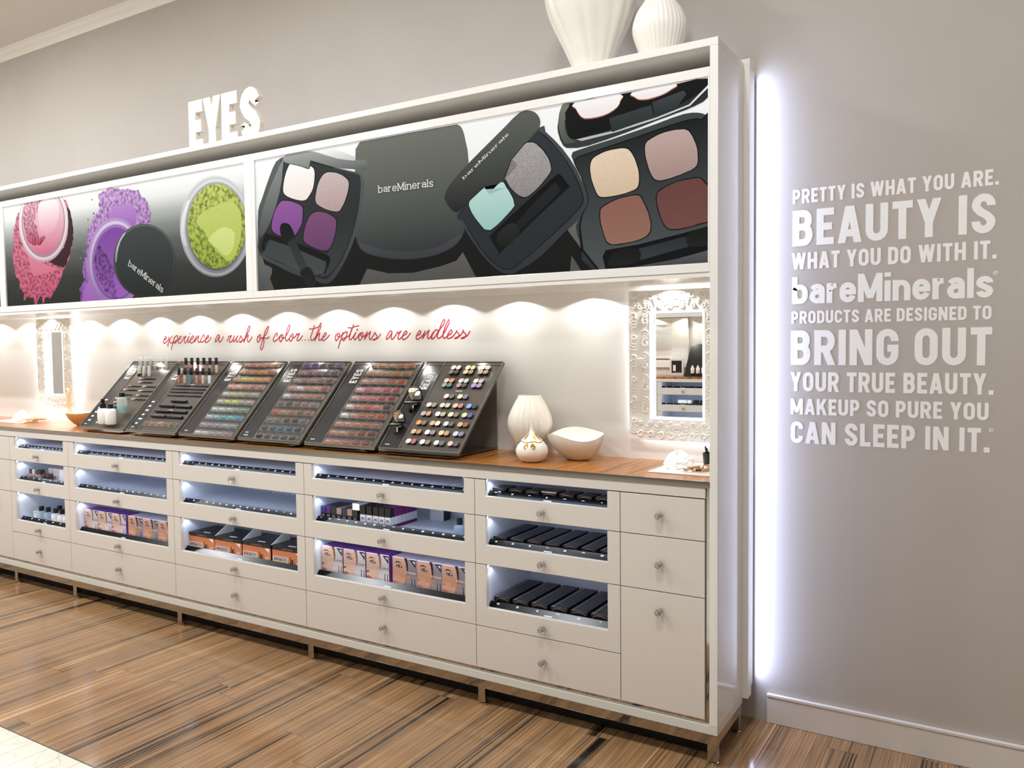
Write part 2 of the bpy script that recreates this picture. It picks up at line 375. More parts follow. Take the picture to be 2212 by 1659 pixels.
bx('lamp_strip', (-.004, .009, .3600, .4020, .14, 2.38), WHITEL, sur)
# worktop, one continuous board
wt = E('worktop', (0, 0, .9502), 0, 'long zebra veneered worktop with polished chrome edge under the niche', 'worktop')
def wbox(name, b, m, bevel=0):
    b = list(b); b[4] -= .9502; b[5] -= .9502
    return bx(name, b, m, wt, bevel)
wbox('wood_top', (UX, -.0280, .0015, .4145, .929, .9500), TOPWOOD)
wbox('chrome_edge', (UX, -.0280, -.0015, .0013, .929, .9502), CHROME)
wbox('fascia', (UX, -.042, .001, .016, .8935, .9285), CREAM, .001)
# plinth and chrome base with legs
base = E('base_frame', (0, 0, 0), 0, 'low chrome base on short legs carrying the drawer cabinets', 'base frame')
bx('plinth', (UX, -.0005, .0005, .30, .103, .1325), mat('pale plinth board', 'd5d3c8', .35), base, .0008)
q = MB(); q.box(UX, -.001, .0005, .03, .069, .1028); q.box(-.0315, -.001, .03, .29, .069, .1028); q.box(UX, -.0315, .26, .29, .069, .1028)
q.build('chrome_rail', WAVY, base, bevel=.0008)
bx('added_shade_board', (UX, -.06, .085, .095, .0005, .1325), mat('under cabinet shade black', '15130f', .7), base)  # added black board that keeps the gap under the cabinets dark
bx('reveal_strip', (-.0405, -.0277, .010, .016, .1328, .9285), CHROME, sur)
LEGX = [-4.66, -4.335+.005, -3.7193+.005, -2.79544+.005, -1.87691+.005, -.95771+.005, -.034]
for lx in [-5.7]+LEGX:
    for ly in (.0008, .262):
        lg = bx('leg', (lx, lx+.032, ly, ly+.028, .0135, .0692), WAVY, base, .0008)
        f = MB(); f.lathe([(.013, 0), (.013, .008), (.008, .010), (.008, .0136)], 16, (lx+.021, ly+.014, 0)); f.build('foot', CHROME, lg, smooth=40)
# knobs
def knob_mesh():
    q = MB()
    q.lathe([(.0085, -.0005), (.0085, .002), (.004, .004), (.0036, .012), (.0052, .0135), (.0052, .016), (.002, .0175)], 20, axis='y', mi=0)
    q.lathe([(.0070, .0075), (.0118, .010), (.0135, .0145), (.0135, .021), (.0118, .0245), (.006, .0262)], 20, axis='y', mi=1)
    o = q.build('knob', [mat('satin nickel', 'c4c2be', .28, metal=1), GLASS], smooth=35); me = o.data; bpy.data.objects.remove(o); return me
KNOB = knob_mesh()
def knob(par, x, z):
    o = bpy.data.objects.new('knob', KNOB); COL.objects.link(o); o.parent = par; o.location = (x, .0, z); o['label'] = 'round clear knob on a chrome stem'
STRIPM = [BLACK, WHITEP]
FIN = mat('frosted divider acrylic', 'eef2fb', .25, trans=.2)
G = .0014
def drawer(par, x0, x1, z0, z1, op=None, kn=None, fins=0, seed=1, labels=0):
    '''drawer with a front at y=0; op=(xa, xb, z) is a display window cut into the top of the front'''
    q = MB(); fr = FRONT(0)
    if op:
        xa, xb, zo = op
        q.prism([(x0+G, z0+G), (x1-G, z0+G), (x1-G, z1-G), (xb, z1-G), (xb, zo), (xa, zo), (xa, z1-G), (x0+G, z1-G)], fr, -.019, 0)
    else: q.prism([(x0+G, z0+G), (x1-G, z0+G), (x1-G, z1-G), (x0+G, z1-G)], fr, -.019, 0)
    d = q.build('drawer', CREAM, par, bevel=.0008)
    if op:
        zt = z1-.0035
        q = MB(); a, b = xa-.010, xb+.010
        q.box(a-.006, a, .0195, .365, zo-.010, zt); q.box(b, b+.006, .0195, .365, zo-.010, zt)
        q.box(a, b, .365, .371, zo-.010, zt); q.box(a, b, .0195, .365, zo-.010, zo-.0035)
        q.build('drawer_box', INNER, d)
        # sloping label strip
        s = MB(); L = b-a-.008; U = V3(1,0,0); Vv = V3(0, .018, .0186).normalized(); Nn = Vv.cross(U)*-1
        Nn = V3(0, -Vv.z, Vv.y); O = V3(a+.004, .0235, zo-.0018); f2 = (O, U, Vv, Nn); h = .0262
        s.prism([(0, 0), (L, 0), (L, h), (0, h)], f2, -.0016, 0, 0)
        r = random.Random(seed)
        if labels:
            st = L/labels
            for k in range(labels):
                c = st*(k+.42)
                for row in range(r.choice((1, 2, 2))):
                    w = r.uniform(.006, .014); s.rect(c-w/2, c+w/2, .0185-row*.0042, .0207-row*.0042, f2, .00025, 1)
        s.rect(L*.47, L*.47+.034, .0022, .0056, f2, .00025, 1)
        s.build('label_strip', STRIPM, d)
        if fins:
            s = MB(); st = (b-a)/fins
            for k in range(1, fins): s.box(a+k*st-.0010, a+k*st+.0010, .048, .355, zo-.0034, zo+.0215)
            s.box(a+.001, b-.001, .047, .0484, zo-.0034, zo+.014)
            s.build('divider_rack', FIN, d)
        for lo in (lamp('drawer_strip', 'AREA', ((a+b)/2, .011, zt+.0010), .32*(xb-xa), COOL, ((a+b)/2, .15, zo-.05), shape='RECTANGLE', size=(b-a)*.96, size_y=.008),
            lamp('drawer_spot', 'SPOT', (a+.022, .034, zt-.001), .17, (.78, .86, 1), (a+.004, .055, zo-.04), spot_size=math.radians(96), spot_blend=.25, shadow_soft_size=.004)): lo.parent = par
    if kn: knob(d, *kn)
    return d
R0, R1, R2, R3, RB = .8913, .7498, .5598, .3160, .1490
def carcass(par, x0, x1):
    q = MB()
    for a, b in ((x0+.001, x0+.010), (x1-.010, x1-.001)): q.box(a, b, .0195, .40, .1335, .8925)
    q.box(x0+.010, x1-.010, .392, .40, .1335, .8925)
    q.box(x0+.010, x1-.010, .0195, .392, .1335, .142)
    q.build('carcass', INNER, par)
    bx('reveal_strip', (x0, x1, .010, .016, .1330, .1505), CHROME, par)
BAYS = [(-4.33544, -3.7193, -4.2815, -3.7690), (-3.7193, -2.79544, -3.6655, -2.8475), (-2.79544, -1.87691, -2.7450, -1.9275), (-1.87691, -.95771, -1.8268, -1.0080), (-.95771, -.3458, -.9080, -.3950)]
BLAB = ['white drawer cabinet with glazed bays, leftmost, its lowest bay holding blue and white bottles',
        'white drawer cabinet with two empty divider bays above purple topped face boxes',
        'white drawer cabinet with two empty divider bays above a row of orange boxes',
        'white drawer cabinet with small bottles in its middle bay and face boxes below',
        'white drawer cabinet with three bays full of black palette boxes']
FINS = [((14, 14), (0, 9), (0, 7)), ((16, 16), (17, 16), (0, 0)), ((18, 17), (18, 17), (0, 0)), ((16, 16), (0, 16), (0, 0)), ((0, 7), (0, 7), (0, 6))]
for bi, (x0, x1, xa, xb) in enumerate(BAYS):
    cab = E('drawer_cabinet', (x0, 0, 0), 0, BLAB[bi], 'cabinet', 'drawer cabinets under the worktop'); off = x0
    carcass(cab, 0, x1-x0)
    kx = (x0+x1)/2-off-.004
    rows = [(R1, R0, .8262, .787), (R2, R1, .6355, .595), (R3, R2, .3910, .3525)]
    for ri, (zl, zh, zo, zk) in enumerate(rows):
        drawer(cab, 0, x1-off, zl, zh, (xa-off, xb-off, zo), (kx, zk), FINS[bi][ri][0], bi*7+ri, FINS[bi][ri][1])
    drawer(cab, 0, x1-off, RB, R3, None, (kx, .227))
def plain(x0, x1, label, doors):
    cab = E('drawer_cabinet', (x0, 0, 0), 0, label, 'cabinet', 'plain cabinets of the wall display')
    carcass(cab, 0, x1-x0)
    for (zl, zh, zk) in doors: drawer(cab, 0, x1-x0, zl, zh, None, ((x1-x0)/2-.004, zk))
plain(-.3458, -.042, 'narrow white cabinet with two drawers over one tall front, rightmost', [(R1, R0, .8235), (R2, R1, .6555), (RB, R2, .493)])
plain(-4.6391, -4.33544, 'narrow white cabinet with plain fronts at the left edge of the photo', [(R1, R0, .8235), (R2, R1, .6555), (RB, R2, .493)])
plain(-5.72, -4.6391, 'wide plain white cabinet beyond the left edge of the photo', [(R1, R0, .8235), (R2, R1, .6555), (RB, R2, .493)])
# ------------------------------------------------------------------ backlit picture boxes
def print_mat(c1, c2, noise, zh, zl):
    key = 'print %s %s %d %d %d' % (c1, c2, noise, zh, zl)
    if key in MATS: return MATS[key]
    m = bpy.data.materials.new(key); m.use_nodes = True; nt = m.node_tree; b = nt.nodes['Principled BSDF']; N = nt.nodes.new; L = nt.links.new
    tc = N('ShaderNodeTexCoord'); sx = N('ShaderNodeSeparateXYZ'); L(tc.outputs['Object'], sx.inputs[0])
    mr = N('ShaderNodeMapRange'); L(sx.outputs[2], mr.inputs[0]); mr.inputs[1].default_value = zl/1000; mr.inputs[2].default_value = max(zh, zl+1)/1000
    mx = N('ShaderNodeMix'); mx.data_type = 'RGBA'; L(mr.outputs[0], mx.inputs[0]); mx.inputs[6].default_value = (*lin(c2), 1); mx.inputs[7].default_value = (*lin(c1), 1)
    out = mx.outputs[2]
    if noise:
        sc, lo, hi, dt = {1: (260, .93, 1.07, 2), 2: (48, .36, 1.2, 6), 3: (330, .82, 1.25, 2)}[noise]
        n = N('ShaderNodeTexNoise'); n.inputs['Scale'].default_value = sc; n.inputs['Detail'].default_value = dt; L(tc.outputs['Object'], n.inputs['Vector'])
        r2 = N('ShaderNodeMapRange'); L(n.outputs['Fac'], r2.inputs[0]); r2.inputs[1].default_value = .36; r2.inputs[2].default_value = .58 if noise == 2 else .64
        r2.inputs[3].default_value = lo; r2.inputs[4].default_value = hi
        h = N('ShaderNodeMix'); h.data_type = 'RGBA'; h.blend_type = 'MULTIPLY'; h.inputs[0].default_value = 1; L(out, h.inputs[6]); L(r2.outputs[0], h.inputs[7]); out = h.outputs[2]
    fm = N('ShaderNodeMix'); fm.data_type = 'RGBA'; fm.inputs[0].default_value = .68; fm.inputs[7].default_value = (0, 0, 0, 1); L(out, fm.inputs[6])
    L(fm.outputs[2], b.inputs['Base Color']); L(out, b.inputs['Emission Color']); b.inputs['Emission Strength'].default_value = PRINT_GLOW
    b.inputs['Roughness'].default_value = .45; b.inputs['Specular IOR Level'].default_value = .06
    MATS[key] = m; return m
PRINT_GLOW = .40
def bg_mat(name, stops, h):
    m = bpy.data.materials.new(name); m.use_nodes = True; nt = m.node_tree; b = nt.nodes['Principled BSDF']; N = nt.nodes.new; L = nt.links.new
    tc = N('ShaderNodeTexCoord'); sx = N('ShaderNodeSeparateXYZ'); L(tc.outputs['Object'], sx.inputs[0])
    mr = N('ShaderNodeMapRange'); L(sx.outputs[2], mr.inputs[0]); mr.inputs[2].default_value = h
    cr = N('ShaderNodeValToRGB'); e = cr.color_ramp.elements
    while len(e) < len(stops): e.new(.5)
    for el, (p, c) in zip(e, stops): el.position = p; el.color = (*lin(c), 1)
    L(mr.outputs[0], cr.inputs[0]); fm = N('ShaderNodeMix'); fm.data_type = 'RGBA'; fm.inputs[0].default_value = .68; fm.inputs[7].default_value = (0, 0, 0, 1); L(cr.outputs[0], fm.inputs[6])
    L(fm.outputs[2], b.inputs['Base Color']); L(cr.outputs[0], b.inputs['Emission Color'])
    b.inputs['Emission Strength'].default_value = PRINT_GLOW; b.inputs['Roughness'].default_value = .45; b.inputs['Specular IOR Level'].default_value = .06
    return m
def picture(x0, x1, px0, px1, pz0, pz1, label, data, bg, texts=()):
    z0, z1 = 1.6378, 2.2955
    o = E('picture_box', (px0, .012, pz0), 0, label, 'picture', 'backlit pictures over the niche')
    q = MB(); fr = FRONT(0, -px0, -pz0); y = -.012
    def bar(a, b, c, d, yy0=.003, yy1=.06): q.box(a-px0, b-px0, yy0+y, yy1+y, c-pz0, d-pz0)
    bar(x0, x1, pz1, z1); bar(x0, x1, z0, pz0); bar(x0, px0, pz0, pz1); bar(px1, x1, pz0, pz1)
    q.build('frame', WHITEL, o, bevel=.0015)
    bx('housing', (x0-px0+.004, x1-px0-.004, .052, .17, z0-pz0+.002, z1-pz0-.004), WHITEL, o)
    q = MB(); mats = [bg]; q.rect(0, px1-px0, 0, pz1-pz0, FRONT(0), 0, 0)
    for k, (c1, c2, no, zh, zl, pts) in enumerate(data):
        p = [tuple(int(a)/1000 for a in s.split(',')) for s in pts.split()]
        m = print_mat(c1, c2, no, zh, zl)
        if m not in mats: mats.append(m)
        q.flat(p, FRONT(0), .00006*(k+1), mats.index(m))
    tk = MATS.get('print text') or print_mat('e8e8e4', 'e8e8e4', 0, 1000, 0); MATS['print text'] = tk
    if texts: mats.append(tk)
    for (tx, tz, dx, dz, h, t, slab) in texts:
        U = V3(dx-tx, 0, dz-tz); wd = U.length; U.normalize(); Vv = V3(-U.z, 0, U.x)
        text(q, 'bareMinerals', (V3(tx-px0, 0, tz-pz0), U, Vv, V3(0,-1,0)), h, wd, t, slab, .13, .0055, .0056, len(mats)-1)
    q.build('print', mats, o)
    return o
BG1 = bg_mat('grey to white backdrop', [(0, '2c2d2b'), (.25, '3a3b39'), (.48, '5f625f'), (.62, '8a8e8a'), (.74, 'b9bdb8'), (.86, 'eef0ec'), (1, 'ffffff')], .59)
BG2 = bg_mat('white to grey backdrop', [(0, '55534f'), (.3, '6b6a66'), (.5, 'c8cac7'), (.62, 'f4f5f2'), (1, 'ffffff')], .59)
SCRIPT = [
 ('experience', ['595,62 611,72 610,81 602,79 587,62 583,48 589,42 606,48 631,65 634,79', '633,82 637,68 643,51 654,43 667,46 694,54 721,62', '665,85 650,70 633,51 619,26', '687,79 676,58 664,31 652,3', '676,61 692,78 706,85 714,81 710,64 699,49 685,42 674,48', '721,62 737,67 746,77 740,81 729,74 719,57 720,45 730,42 746,50 771,73 768,78 779,75 791,82 778,68 772,53 776,44 788,46 815,78 804,59 803,48 810,45 827,59 842,64 856,77 848,82 835,72 825,54 829,42 842,44 863,58 879,79 872,65 864,48 878,62 900,82 893,61 893,48 900,44 916,54', '944,70 947,80 942,87 929,76 916,58 915,47 925,45 941,51 958,60 981,72 983,81 974,80 959,64 954,49 961,42 975,47 993,58 1005,73', '826,99 821,90']),
 ('a', ['1075,78 1065,84 1053,74 1041,58 1038,47 1044,46 1057,56 1076,77 1069,57 1071,46 1078,44 1091,54 1107,75']),
 ('rush', ['1134,46 1148,68 1154,77 1162,73 1174,79 1161,64 1155,50 1159,42 1172,46 1187,61 1200,79 1188,61 1186,48 1191,44 1204,56 1226,78 1213,60 1210,48 1217,43 1229,50 1241,66 1247,76 1253,68 1260,56 1255,47 1243,40 1237,42 1250,46 1271,55 1298,84 1317,111 1319,128 1306,117 1293,89 1272,44 1285,62 1307,79 1302,62 1299,51 1307,42 1322,52 1336,71']),
 ('of', ['1383,74 1375,55 1377,42 1384,41 1397,53 1404,67 1400,78 1391,76 1390,67 1399,59 1422,64 1445,83 1461,109 1462,122 1443,104 1427,73 1407,30 1399,11 1404,-1 1418,12 1426,36 1426,57 1431,63 1442,58 1455,60 1468,68']),
 ('color', ['1525,67 1528,77 1525,86 1513,76 1499,55 1500,45 1511,44 1534,57 1552,74 1545,59 1545,45 1552,41 1564,52 1572,66 1568,77 1560,75 1559,65 1569,58 1588,64 1611,94 1622,115 1619,127 1603,105 1590,70 1589,50 1596,44 1614,55 1627,74 1618,58 1619,44 1626,42 1639,53 1646,66 1642,79 1634,76 1633,65 1642,59 1656,63 1670,75 1669,80 1678,75 1690,81 1678,63 1671,49 1675,44 1688,48 1703,61 1712,71']),
 ('ellipsis', ['1703,46 1706,47', '1727,45 1731,47', '1751,46 1755,47']),
 ('the', ['1797,122 1788,101 1771,64 1769,50 1775,44 1787,49 1802,61 1823,83 1842,115 1842,130 1832,120 1819,93 1797,44 1810,61 1833,80 1826,61 1825,47 1832,44 1848,53 1870,66 1878,77 1871,81 1858,69 1849,51 1852,42 1864,44 1884,57 1900,71', '1759,103 1788,102 1815,110 1838,114']),
 ('options', ['1946,76 1938,59 1939,44 1945,41 1958,54 1966,68 1962,78 1953,74 1952,64 1964,58 1980,67 1991,80 1982,61 1967,31 1955,1', '1980,64 1998,78 2013,84 2017,79 2011,63 2001,46 1989,41 1984,48 2003,55 2028,64 2048,94 2061,121', '2049,100 2036,69 2030,51 2035,44 2047,50 2074,78 2062,62 2060,50 2066,44 2077,51 2101,75 2093,59 2093,45 2098,40 2112,52 2120,66 2116,78 2107,73 2106,65 2115,57 2130,61 2146,78 2138,63 2128,45 2144,61 2167,81 2162,65 2159,50 2165,43 2175,51 2192,72 2196,77 2199,70 2208,60 2206,50 2193,41 2184,42 2195,45 2214,50 2232,71', '2021,104 2046,102 2069,108 2097,112', '2086,97 2079,88']),
 ('are', ['2302,77 2295,83 2283,76 2268,54 2266,45 2270,43 2284,52 2302,75 2296,57 2296,46 2303,43 2314,52 2333,72 2334,77 2340,72 2356,80 2345,68 2337,53 2339,43 2350,45 2368,58 2387,67 2391,77 2384,80 2373,70 2364,54 2367,40 2378,42 2396,53 2414,72']),
 ('endless', ['2452,59 2466,63 2473,74 2467,80 2458,71 2447,55 2446,44 2454,41 2469,48 2490,65 2498,79 2492,64 2483,45 2498,61 2521,81 2514,65 2512,49 2518,43 2530,52 2546,72 2564,83 2571,75 2557,53 2540,41 2534,44 2539,58 2551,75', '2571,65 2584,85 2604,106 2611,122 2608,129 2596,115 2579,81 2569,58 2570,45 2579,44 2599,58 2624,94 2636,116 2633,127 2621,110 2609,86 2600,62 2603,46 2610,43 2622,52 2640,61 2651,70 2647,80 2635,71 2625,55 2625,43 2634,42 2653,50 2671,67 2676,77 2677,71 2687,63 2688,54 2680,44 2665,42 2675,46 2695,54 2709,69 2712,78 2714,71 2724,61 2725,52 2715,42 2701,42 2712,46 2733,53 2749,73']),
]
PRINT1 = [
 ('d97f96','b8566e',2,587,-10,'224,587 215,583 202,576 182,563 181,558 169,545 152,540 145,531 131,515 127,511 125,489 117,477 108,464 98,459 98,438 105,432 94,419 95,402 89,391 92,377 93,355 85,339 80,323 81,315 75,301 77,282 85,267 81,251 87,229 94,214 95,208 90,193 105,180 111,163 124,164 135,151 145,139 139,119 143,110 139,96 162,91 168,84 183,70 187,62 181,48 181,26 192,32 203,39 224,57 234,42 259,45 267,39 285,43 288,21 288,11 290,0 315,0 323,15 332,23 337,29 348,44 361,49 374,38 378,17 377,4 386,8 395,16 404,35 420,40 423,45 429,36 449,35 454,26 471,37 482,50 491,61 501,68 518,79 523,91 538,96 539,105 551,117 563,129 574,139 577,149 589,164 591,177 605,187 616,201 621,206 627,220 647,227 655,240 662,247 670,265 676,277 683,294 690,307 685,313 692,332 691,346 698,351 697,366 694,378 699,392 700,403 700,420 698,436 690,452 684,459 684,472 679,490 679,494 679,507 670,522 663,541 659,546 651,561 639,567 628,572 620,577 602,570 593,566 570,574 563,569 550,578 534,573 520,572 515,574 502,580 485,573 476,576 457,575 450,577 429,577 414,579 405,576 396,583 374,580 364,585 357,577 337,576 333,578 315,581 303,583 291,578 278,580 262,581 247,584 236,582'),
 ('452a2e','382226',0,531,198,'657,531 667,517 676,513 685,500 688,486 690,472 699,454 701,443 701,428 707,409 707,398 707,379 700,368 707,349 694,333 693,322 690,312 677,300 672,290 672,273 663,262 656,254 640,238 637,227 628,215 622,209 605,200 594,198 582,200 566,210 558,204 545,206 527,218 517,214 501,218 485,230 472,231 465,237 455,242 441,255 451,259 462,263 479,264 489,270 501,268 518,274 528,283 538,280 551,290 567,290 581,301 592,300 611,307 613,317 622,325 629,339 641,351 647,369 657,375 655,387 654,402 660,420 656,423 659,437 656,457 658,470 659,487 662,493 653,517'),
 ('d98a9f','cf7188',0,341,167,'170,341 197,320 238,283 259,234 276,189 294,172 319,167 361,167 414,172 494,181 551,192 526,200 468,211 406,232 342,257 288,291 241,322 195,339'),
 ('f2eef0','b79aa8',0,689,238,'662,442 656,404 642,368 623,335 596,305 565,280 528,260 488,246 445,238 401,238 356,244 314,257 274,277 238,302 207,333 183,368 165,406 156,446 155,486 162,526 176,564 192,589 613,589 614,588 636,555 652,518 660,481'),
 ('ffffff','d8c3cd',0,680,250,'648,445 642,409 630,374 611,342 586,314 556,290 522,271 484,258 443,251 401,250 360,256 319,268 282,287 248,311 219,341 196,374 180,410 171,448 170,487 177,524 191,560 209,589 598,589 603,584 624,552 639,517 647,481'),
 ('d0aab8','a8808f',0,668,266,'633,448 628,414 616,382 599,352 576,326 547,303 515,286 479,273 441,267 402,266 363,272 326,284 291,301 259,324 232,351 211,382 196,416 188,451 186,487 192,522 205,556 225,586 227,589 581,589 591,578 611,548 625,516 632,482'),
 ('f8e6ea','cc6a84',1,661,285,'619,455 614,424 603,393 587,365 565,341 538,320 508,303 474,292 439,286 402,285 365,291 330,302 297,318 267,339 242,365 222,394 208,426 200,459 199,492 205,525 217,556 235,585 239,589 569,589 579,577 598,549 611,519 618,487'),
 ('e9b6c2','a83c5a',2,595,336,'223,589 222,573 214,562 213,553 214,538 210,526 204,511 201,502 203,489 206,474 211,459 218,443 214,437 221,417 232,410 233,392 242,377 253,362 267,355 276,356 290,347 305,341 317,337 334,343 349,340 358,336 375,338 383,342 397,352 413,359 420,369 435,375 418,387 406,388 391,384 378,383 364,378 362,395 355,407 352,419 350,438 346,452 332,459 323,460 315,474 318,480 334,492 339,501 347,517 364,532 364,538 366,558 374,571 383,575 398,580 409,587 427,585 417,589 371,589 369,588 358,589'),
 ('fdf4f5','e0a0b0',0,589,393,'380,574 370,555 367,529 367,504 367,477 370,449 379,426 397,410 421,398 446,393 469,395 493,403 515,415 536,431 555,452 569,476 576,507 577,542 566,569 537,583 496,588 467,589 442,589 428,589 401,584'),
 ('caa0d6','7b4a9a',2,593,-12,'752,0 751,4 756,21 750,27 754,47 748,61 747,76 753,79 772,91 774,106 788,108 796,124 787,138 782,149 777,162 783,179 789,191 791,208 798,210 803,228 804,233 819,250 817,261 823,276 829,282 835,297 831,310 839,325 839,339 841,361 844,372 851,383 861,390 868,403 881,422 880,423 896,440 896,452 918,456 922,466 940,470 944,477 959,488 953,500 949,513 960,530 950,548 950,553 945,565 961,569 982,572 988,578 1009,577 1020,580 1031,585 1045,589 1064,589 1069,586 1090,585 1102,580 1117,581 1123,583 1140,574 1151,569 1164,573 1179,566 1197,568 1211,570 1225,563 1240,557 1252,555 1271,552 1284,551 1298,553 1303,543 1316,526 1320,516 1334,509 1353,505 1353,495 1375,485 1370,473 1379,459 1390,442 1396,418 1392,406 1383,392 1386,373 1382,368 1373,354 1360,348 1350,334 1341,327 1331,331 1317,340 1302,340 1282,337 1268,344 1250,335 1255,331 1247,321 1239,308 1232,297 1221,279 1222,272 1214,259 1215,244 1200,227 1202,221 1190,209 1181,194 1177,182 1178,170 1163,166 1163,144 1159,140 1153,129 1144,111 1142,104 1136,87 1126,81 1120,68 1116,58 1108,43 1108,29 1094,21 1088,12 1084,1 1083,0 1035,0 1032,1 1027,0'),
 ('b98acb','a06ab8',1,491,377,'1028,438 1034,452 1055,469 1082,482 1117,489 1158,491 1194,490 1222,485 1245,477 1262,465 1272,446 1275,423 1274,404 1269,390 1258,379 1238,377 1200,389 1152,409 1110,425 1074,431 1043,433'),
 ('a873bd','9a62b0',1,137,-6,'768,0 798,71 862,137 977,0'),
 ('a476b8','8a5aa4',0,548,539,'897,543 895,539 890,539 886,540 884,544 886,547 891,548 896,546'),
 ('a476b8','8a5aa4',0,447,436,'857,441 854,437 849,436 844,438 842,442 844,446 850,447 855,445'),
 ('a476b8','8a5aa4',0,475,462,'911,468 908,463 902,462 896,464 894,469 897,474 903,475 909,472'),
 ('a476b8','8a5aa4',0,392,378,'860,384 857,379 850,378 843,380 841,386 844,391 851,392 857,390'),
 ('a476b8','8a5aa4',0,321,301,'839,310 835,303 826,301 817,305 813,312 818,319 827,321 836,317'),
 ('a476b8','8a5aa4',0,281,268,'813,274 810,269 804,268 798,270 796,275 799,279 805,281 811,279'),
 ('a476b8','8a5aa4',0,244,233,'777,238 775,234 769,233 764,235 762,239 764,243 770,244 775,242'),
 ('a476b8','8a5aa4',0,354,344,'832,349 830,345 825,344 821,346 819,350 821,353 826,354 830,352'),
 ('a476b8','8a5aa4',0,198,185,'814,191 811,187 805,185 799,187 796,192 799,197 806,198 812,196'),
 ('a476b8','8a5aa4',0,166,155,'797,160 794,156 789,155 783,157 781,161 784,165 789,166 795,164'),
 ('a476b8','8a5aa4',0,513,498,'978,505 975,500 968,498 962,501 959,507 962,511 969,513 976,510'),
 ('a476b8','8a5aa4',0,91,85,'120,88 119,86 116,85 113,86 112,88 113,90 116,91 119,90'),
 ('a476b8','8a5aa4',0,73,68,'131,70 130,68 127,68 125,69 124,71 125,72 128,73 130,72'),
 ('b795c6','8d6aa6',0,429,-38,'1325,182 1319,142 1307,105 1288,69 1262,38 1232,11 1214,0 945,0 911,24 881,55 857,90 839,129 830,170 828,212 835,254 849,293 870,330 898,362 932,388 970,409 1010,423 1053,429 1096,429 1139,422 1179,408 1216,387 1249,362 1277,331 1299,297 1315,260 1323,221'),
 ('d9c6e2','8a68a2',0,412,-21,'1310,182 1305,146 1294,111 1276,79 1252,49 1224,24 1191,4 1181,0 988,0 960,13 928,37 900,65 877,98 861,134 853,172 851,211 857,249 870,286 890,319 916,349 946,374 981,393 1019,406 1059,412 1099,412 1138,405 1175,392 1210,373 1240,349 1266,321 1287,290 1301,255 1309,219'),
 ('9a78b4','765294',0,394,-4,'1296,183 1291,149 1280,117 1264,87 1242,60 1216,37 1185,18 1152,5 1128,0 1047,0 1043,0 1007,11 974,27 944,49 918,75 898,105 883,138 875,173 874,209 879,244 891,278 909,309 933,336 961,358 993,376 1028,388 1064,394 1101,394 1137,388 1171,376 1203,359 1231,337 1255,311 1274,281 1287,250 1294,217'),
 ('7d479c','9a60b4',0,378,10,'1282,182 1278,151 1268,121 1253,93 1233,69 1208,47 1180,30 1149,18 1116,11 1082,10 1048,14 1016,23 985,38 957,59 934,83 915,111 902,141 894,174 893,206 898,239 909,270 926,299 947,324 973,345 1003,361 1035,372 1068,378 1102,378 1135,372 1167,361 1196,345 1222,325 1244,301 1262,274 1274,245 1281,214'),
 ('6d4288','8a57a2',2,297,-6,'941,297 955,291 967,278 979,270 985,259 997,248 1005,241 1019,232 1023,216 1034,209 1047,200 1056,188 1061,175 1067,163 1077,156 1085,143 1076,130 1072,121 1064,111 1064,93 1068,86 1076,70 1080,57 1084,42 1087,37 1089,20 1090,6 1092,0 1079,0 1069,6 1059,9 1051,15 1035,25 1025,31 1011,36 994,40 984,42 979,56 967,64 957,79 951,84 942,93 931,107 928,121 916,131 910,143 912,151 907,171 899,182 900,190 892,206 891,216 898,231 906,242 914,252 919,262 925,274 933,284'),
 ('5b615d','2f3331',0,378,2,'1576,174 1571,143 1559,113 1540,85 1515,60 1483,39 1447,22 1407,10 1364,4 1320,2 1275,7 1232,17 1191,33 1154,54 1123,79 1097,108 1079,140 1068,173 1066,207 1072,240 1086,272 1107,301 1136,326 1170,347 1208,363 1250,373 1294,378 1338,377 1382,370 1424,358 1462,341 1496,320 1525,295 1548,267 1565,238 1574,206'),
 ('3f4543','262a28',0,364,8,'1568,172 1563,142 1552,113 1534,87 1509,63 1480,43 1446,27 1408,15 1367,9 1325,8 1283,13 1242,22 1203,37 1169,57 1139,81 1115,109 1097,139 1088,170 1085,202 1091,234 1104,263 1124,291 1151,315 1183,335 1220,350 1259,360 1301,364 1343,363 1384,357 1423,346 1460,330 1492,310 1520,286 1541,260 1557,231 1566,202'),
 ('c9cfcb','7d837f',0,345,193,'1083,212 1088,243 1102,278 1128,311 1156,335 1175,345 1181,342 1161,326 1134,300 1117,271 1105,241 1099,212 1095,193 1087,195'),
 ('e8eae8','6b6b6e',0,558,74,'2097,178 2073,148 2042,121 2005,99 1965,84 1922,75 1877,74 1832,80 1788,93 1747,114 1709,141 1677,174 1651,211 1633,252 1622,295 1620,339 1626,381 1640,422 1662,459 1691,492 1725,518 1765,539 1807,552 1851,558 1896,556 1940,547 1982,532 2021,510 2055,482 2084,450 2097,431'),
 ('d2d5d6','a4a5aa',0,551,81,'2097,192 2093,184 2068,153 2038,127 2002,106 1963,91 1921,82 1878,81 1834,87 1792,100 1752,120 1716,146 1685,178 1660,214 1642,254 1632,296 1630,338 1636,380 1650,420 1671,456 1698,487 1732,513 1769,533 1810,546 1853,551 1897,550 1939,542 1980,526 2017,505 2051,478 2079,447 2097,419'),
 ('e4e6e6','7c7d82',0,538,94,'2097,219 2082,192 2059,162 2030,137 1997,117 1960,103 1921,95 1880,94 1839,100 1800,113 1762,131 1728,156 1699,186 1676,220 1659,258 1650,297 1648,337 1653,376 1666,413 1686,447 1712,477 1743,502 1778,520 1817,532 1857,538 1898,537 1938,529 1976,514 2011,494 2043,469 2069,440 2090,407 2097,391'),
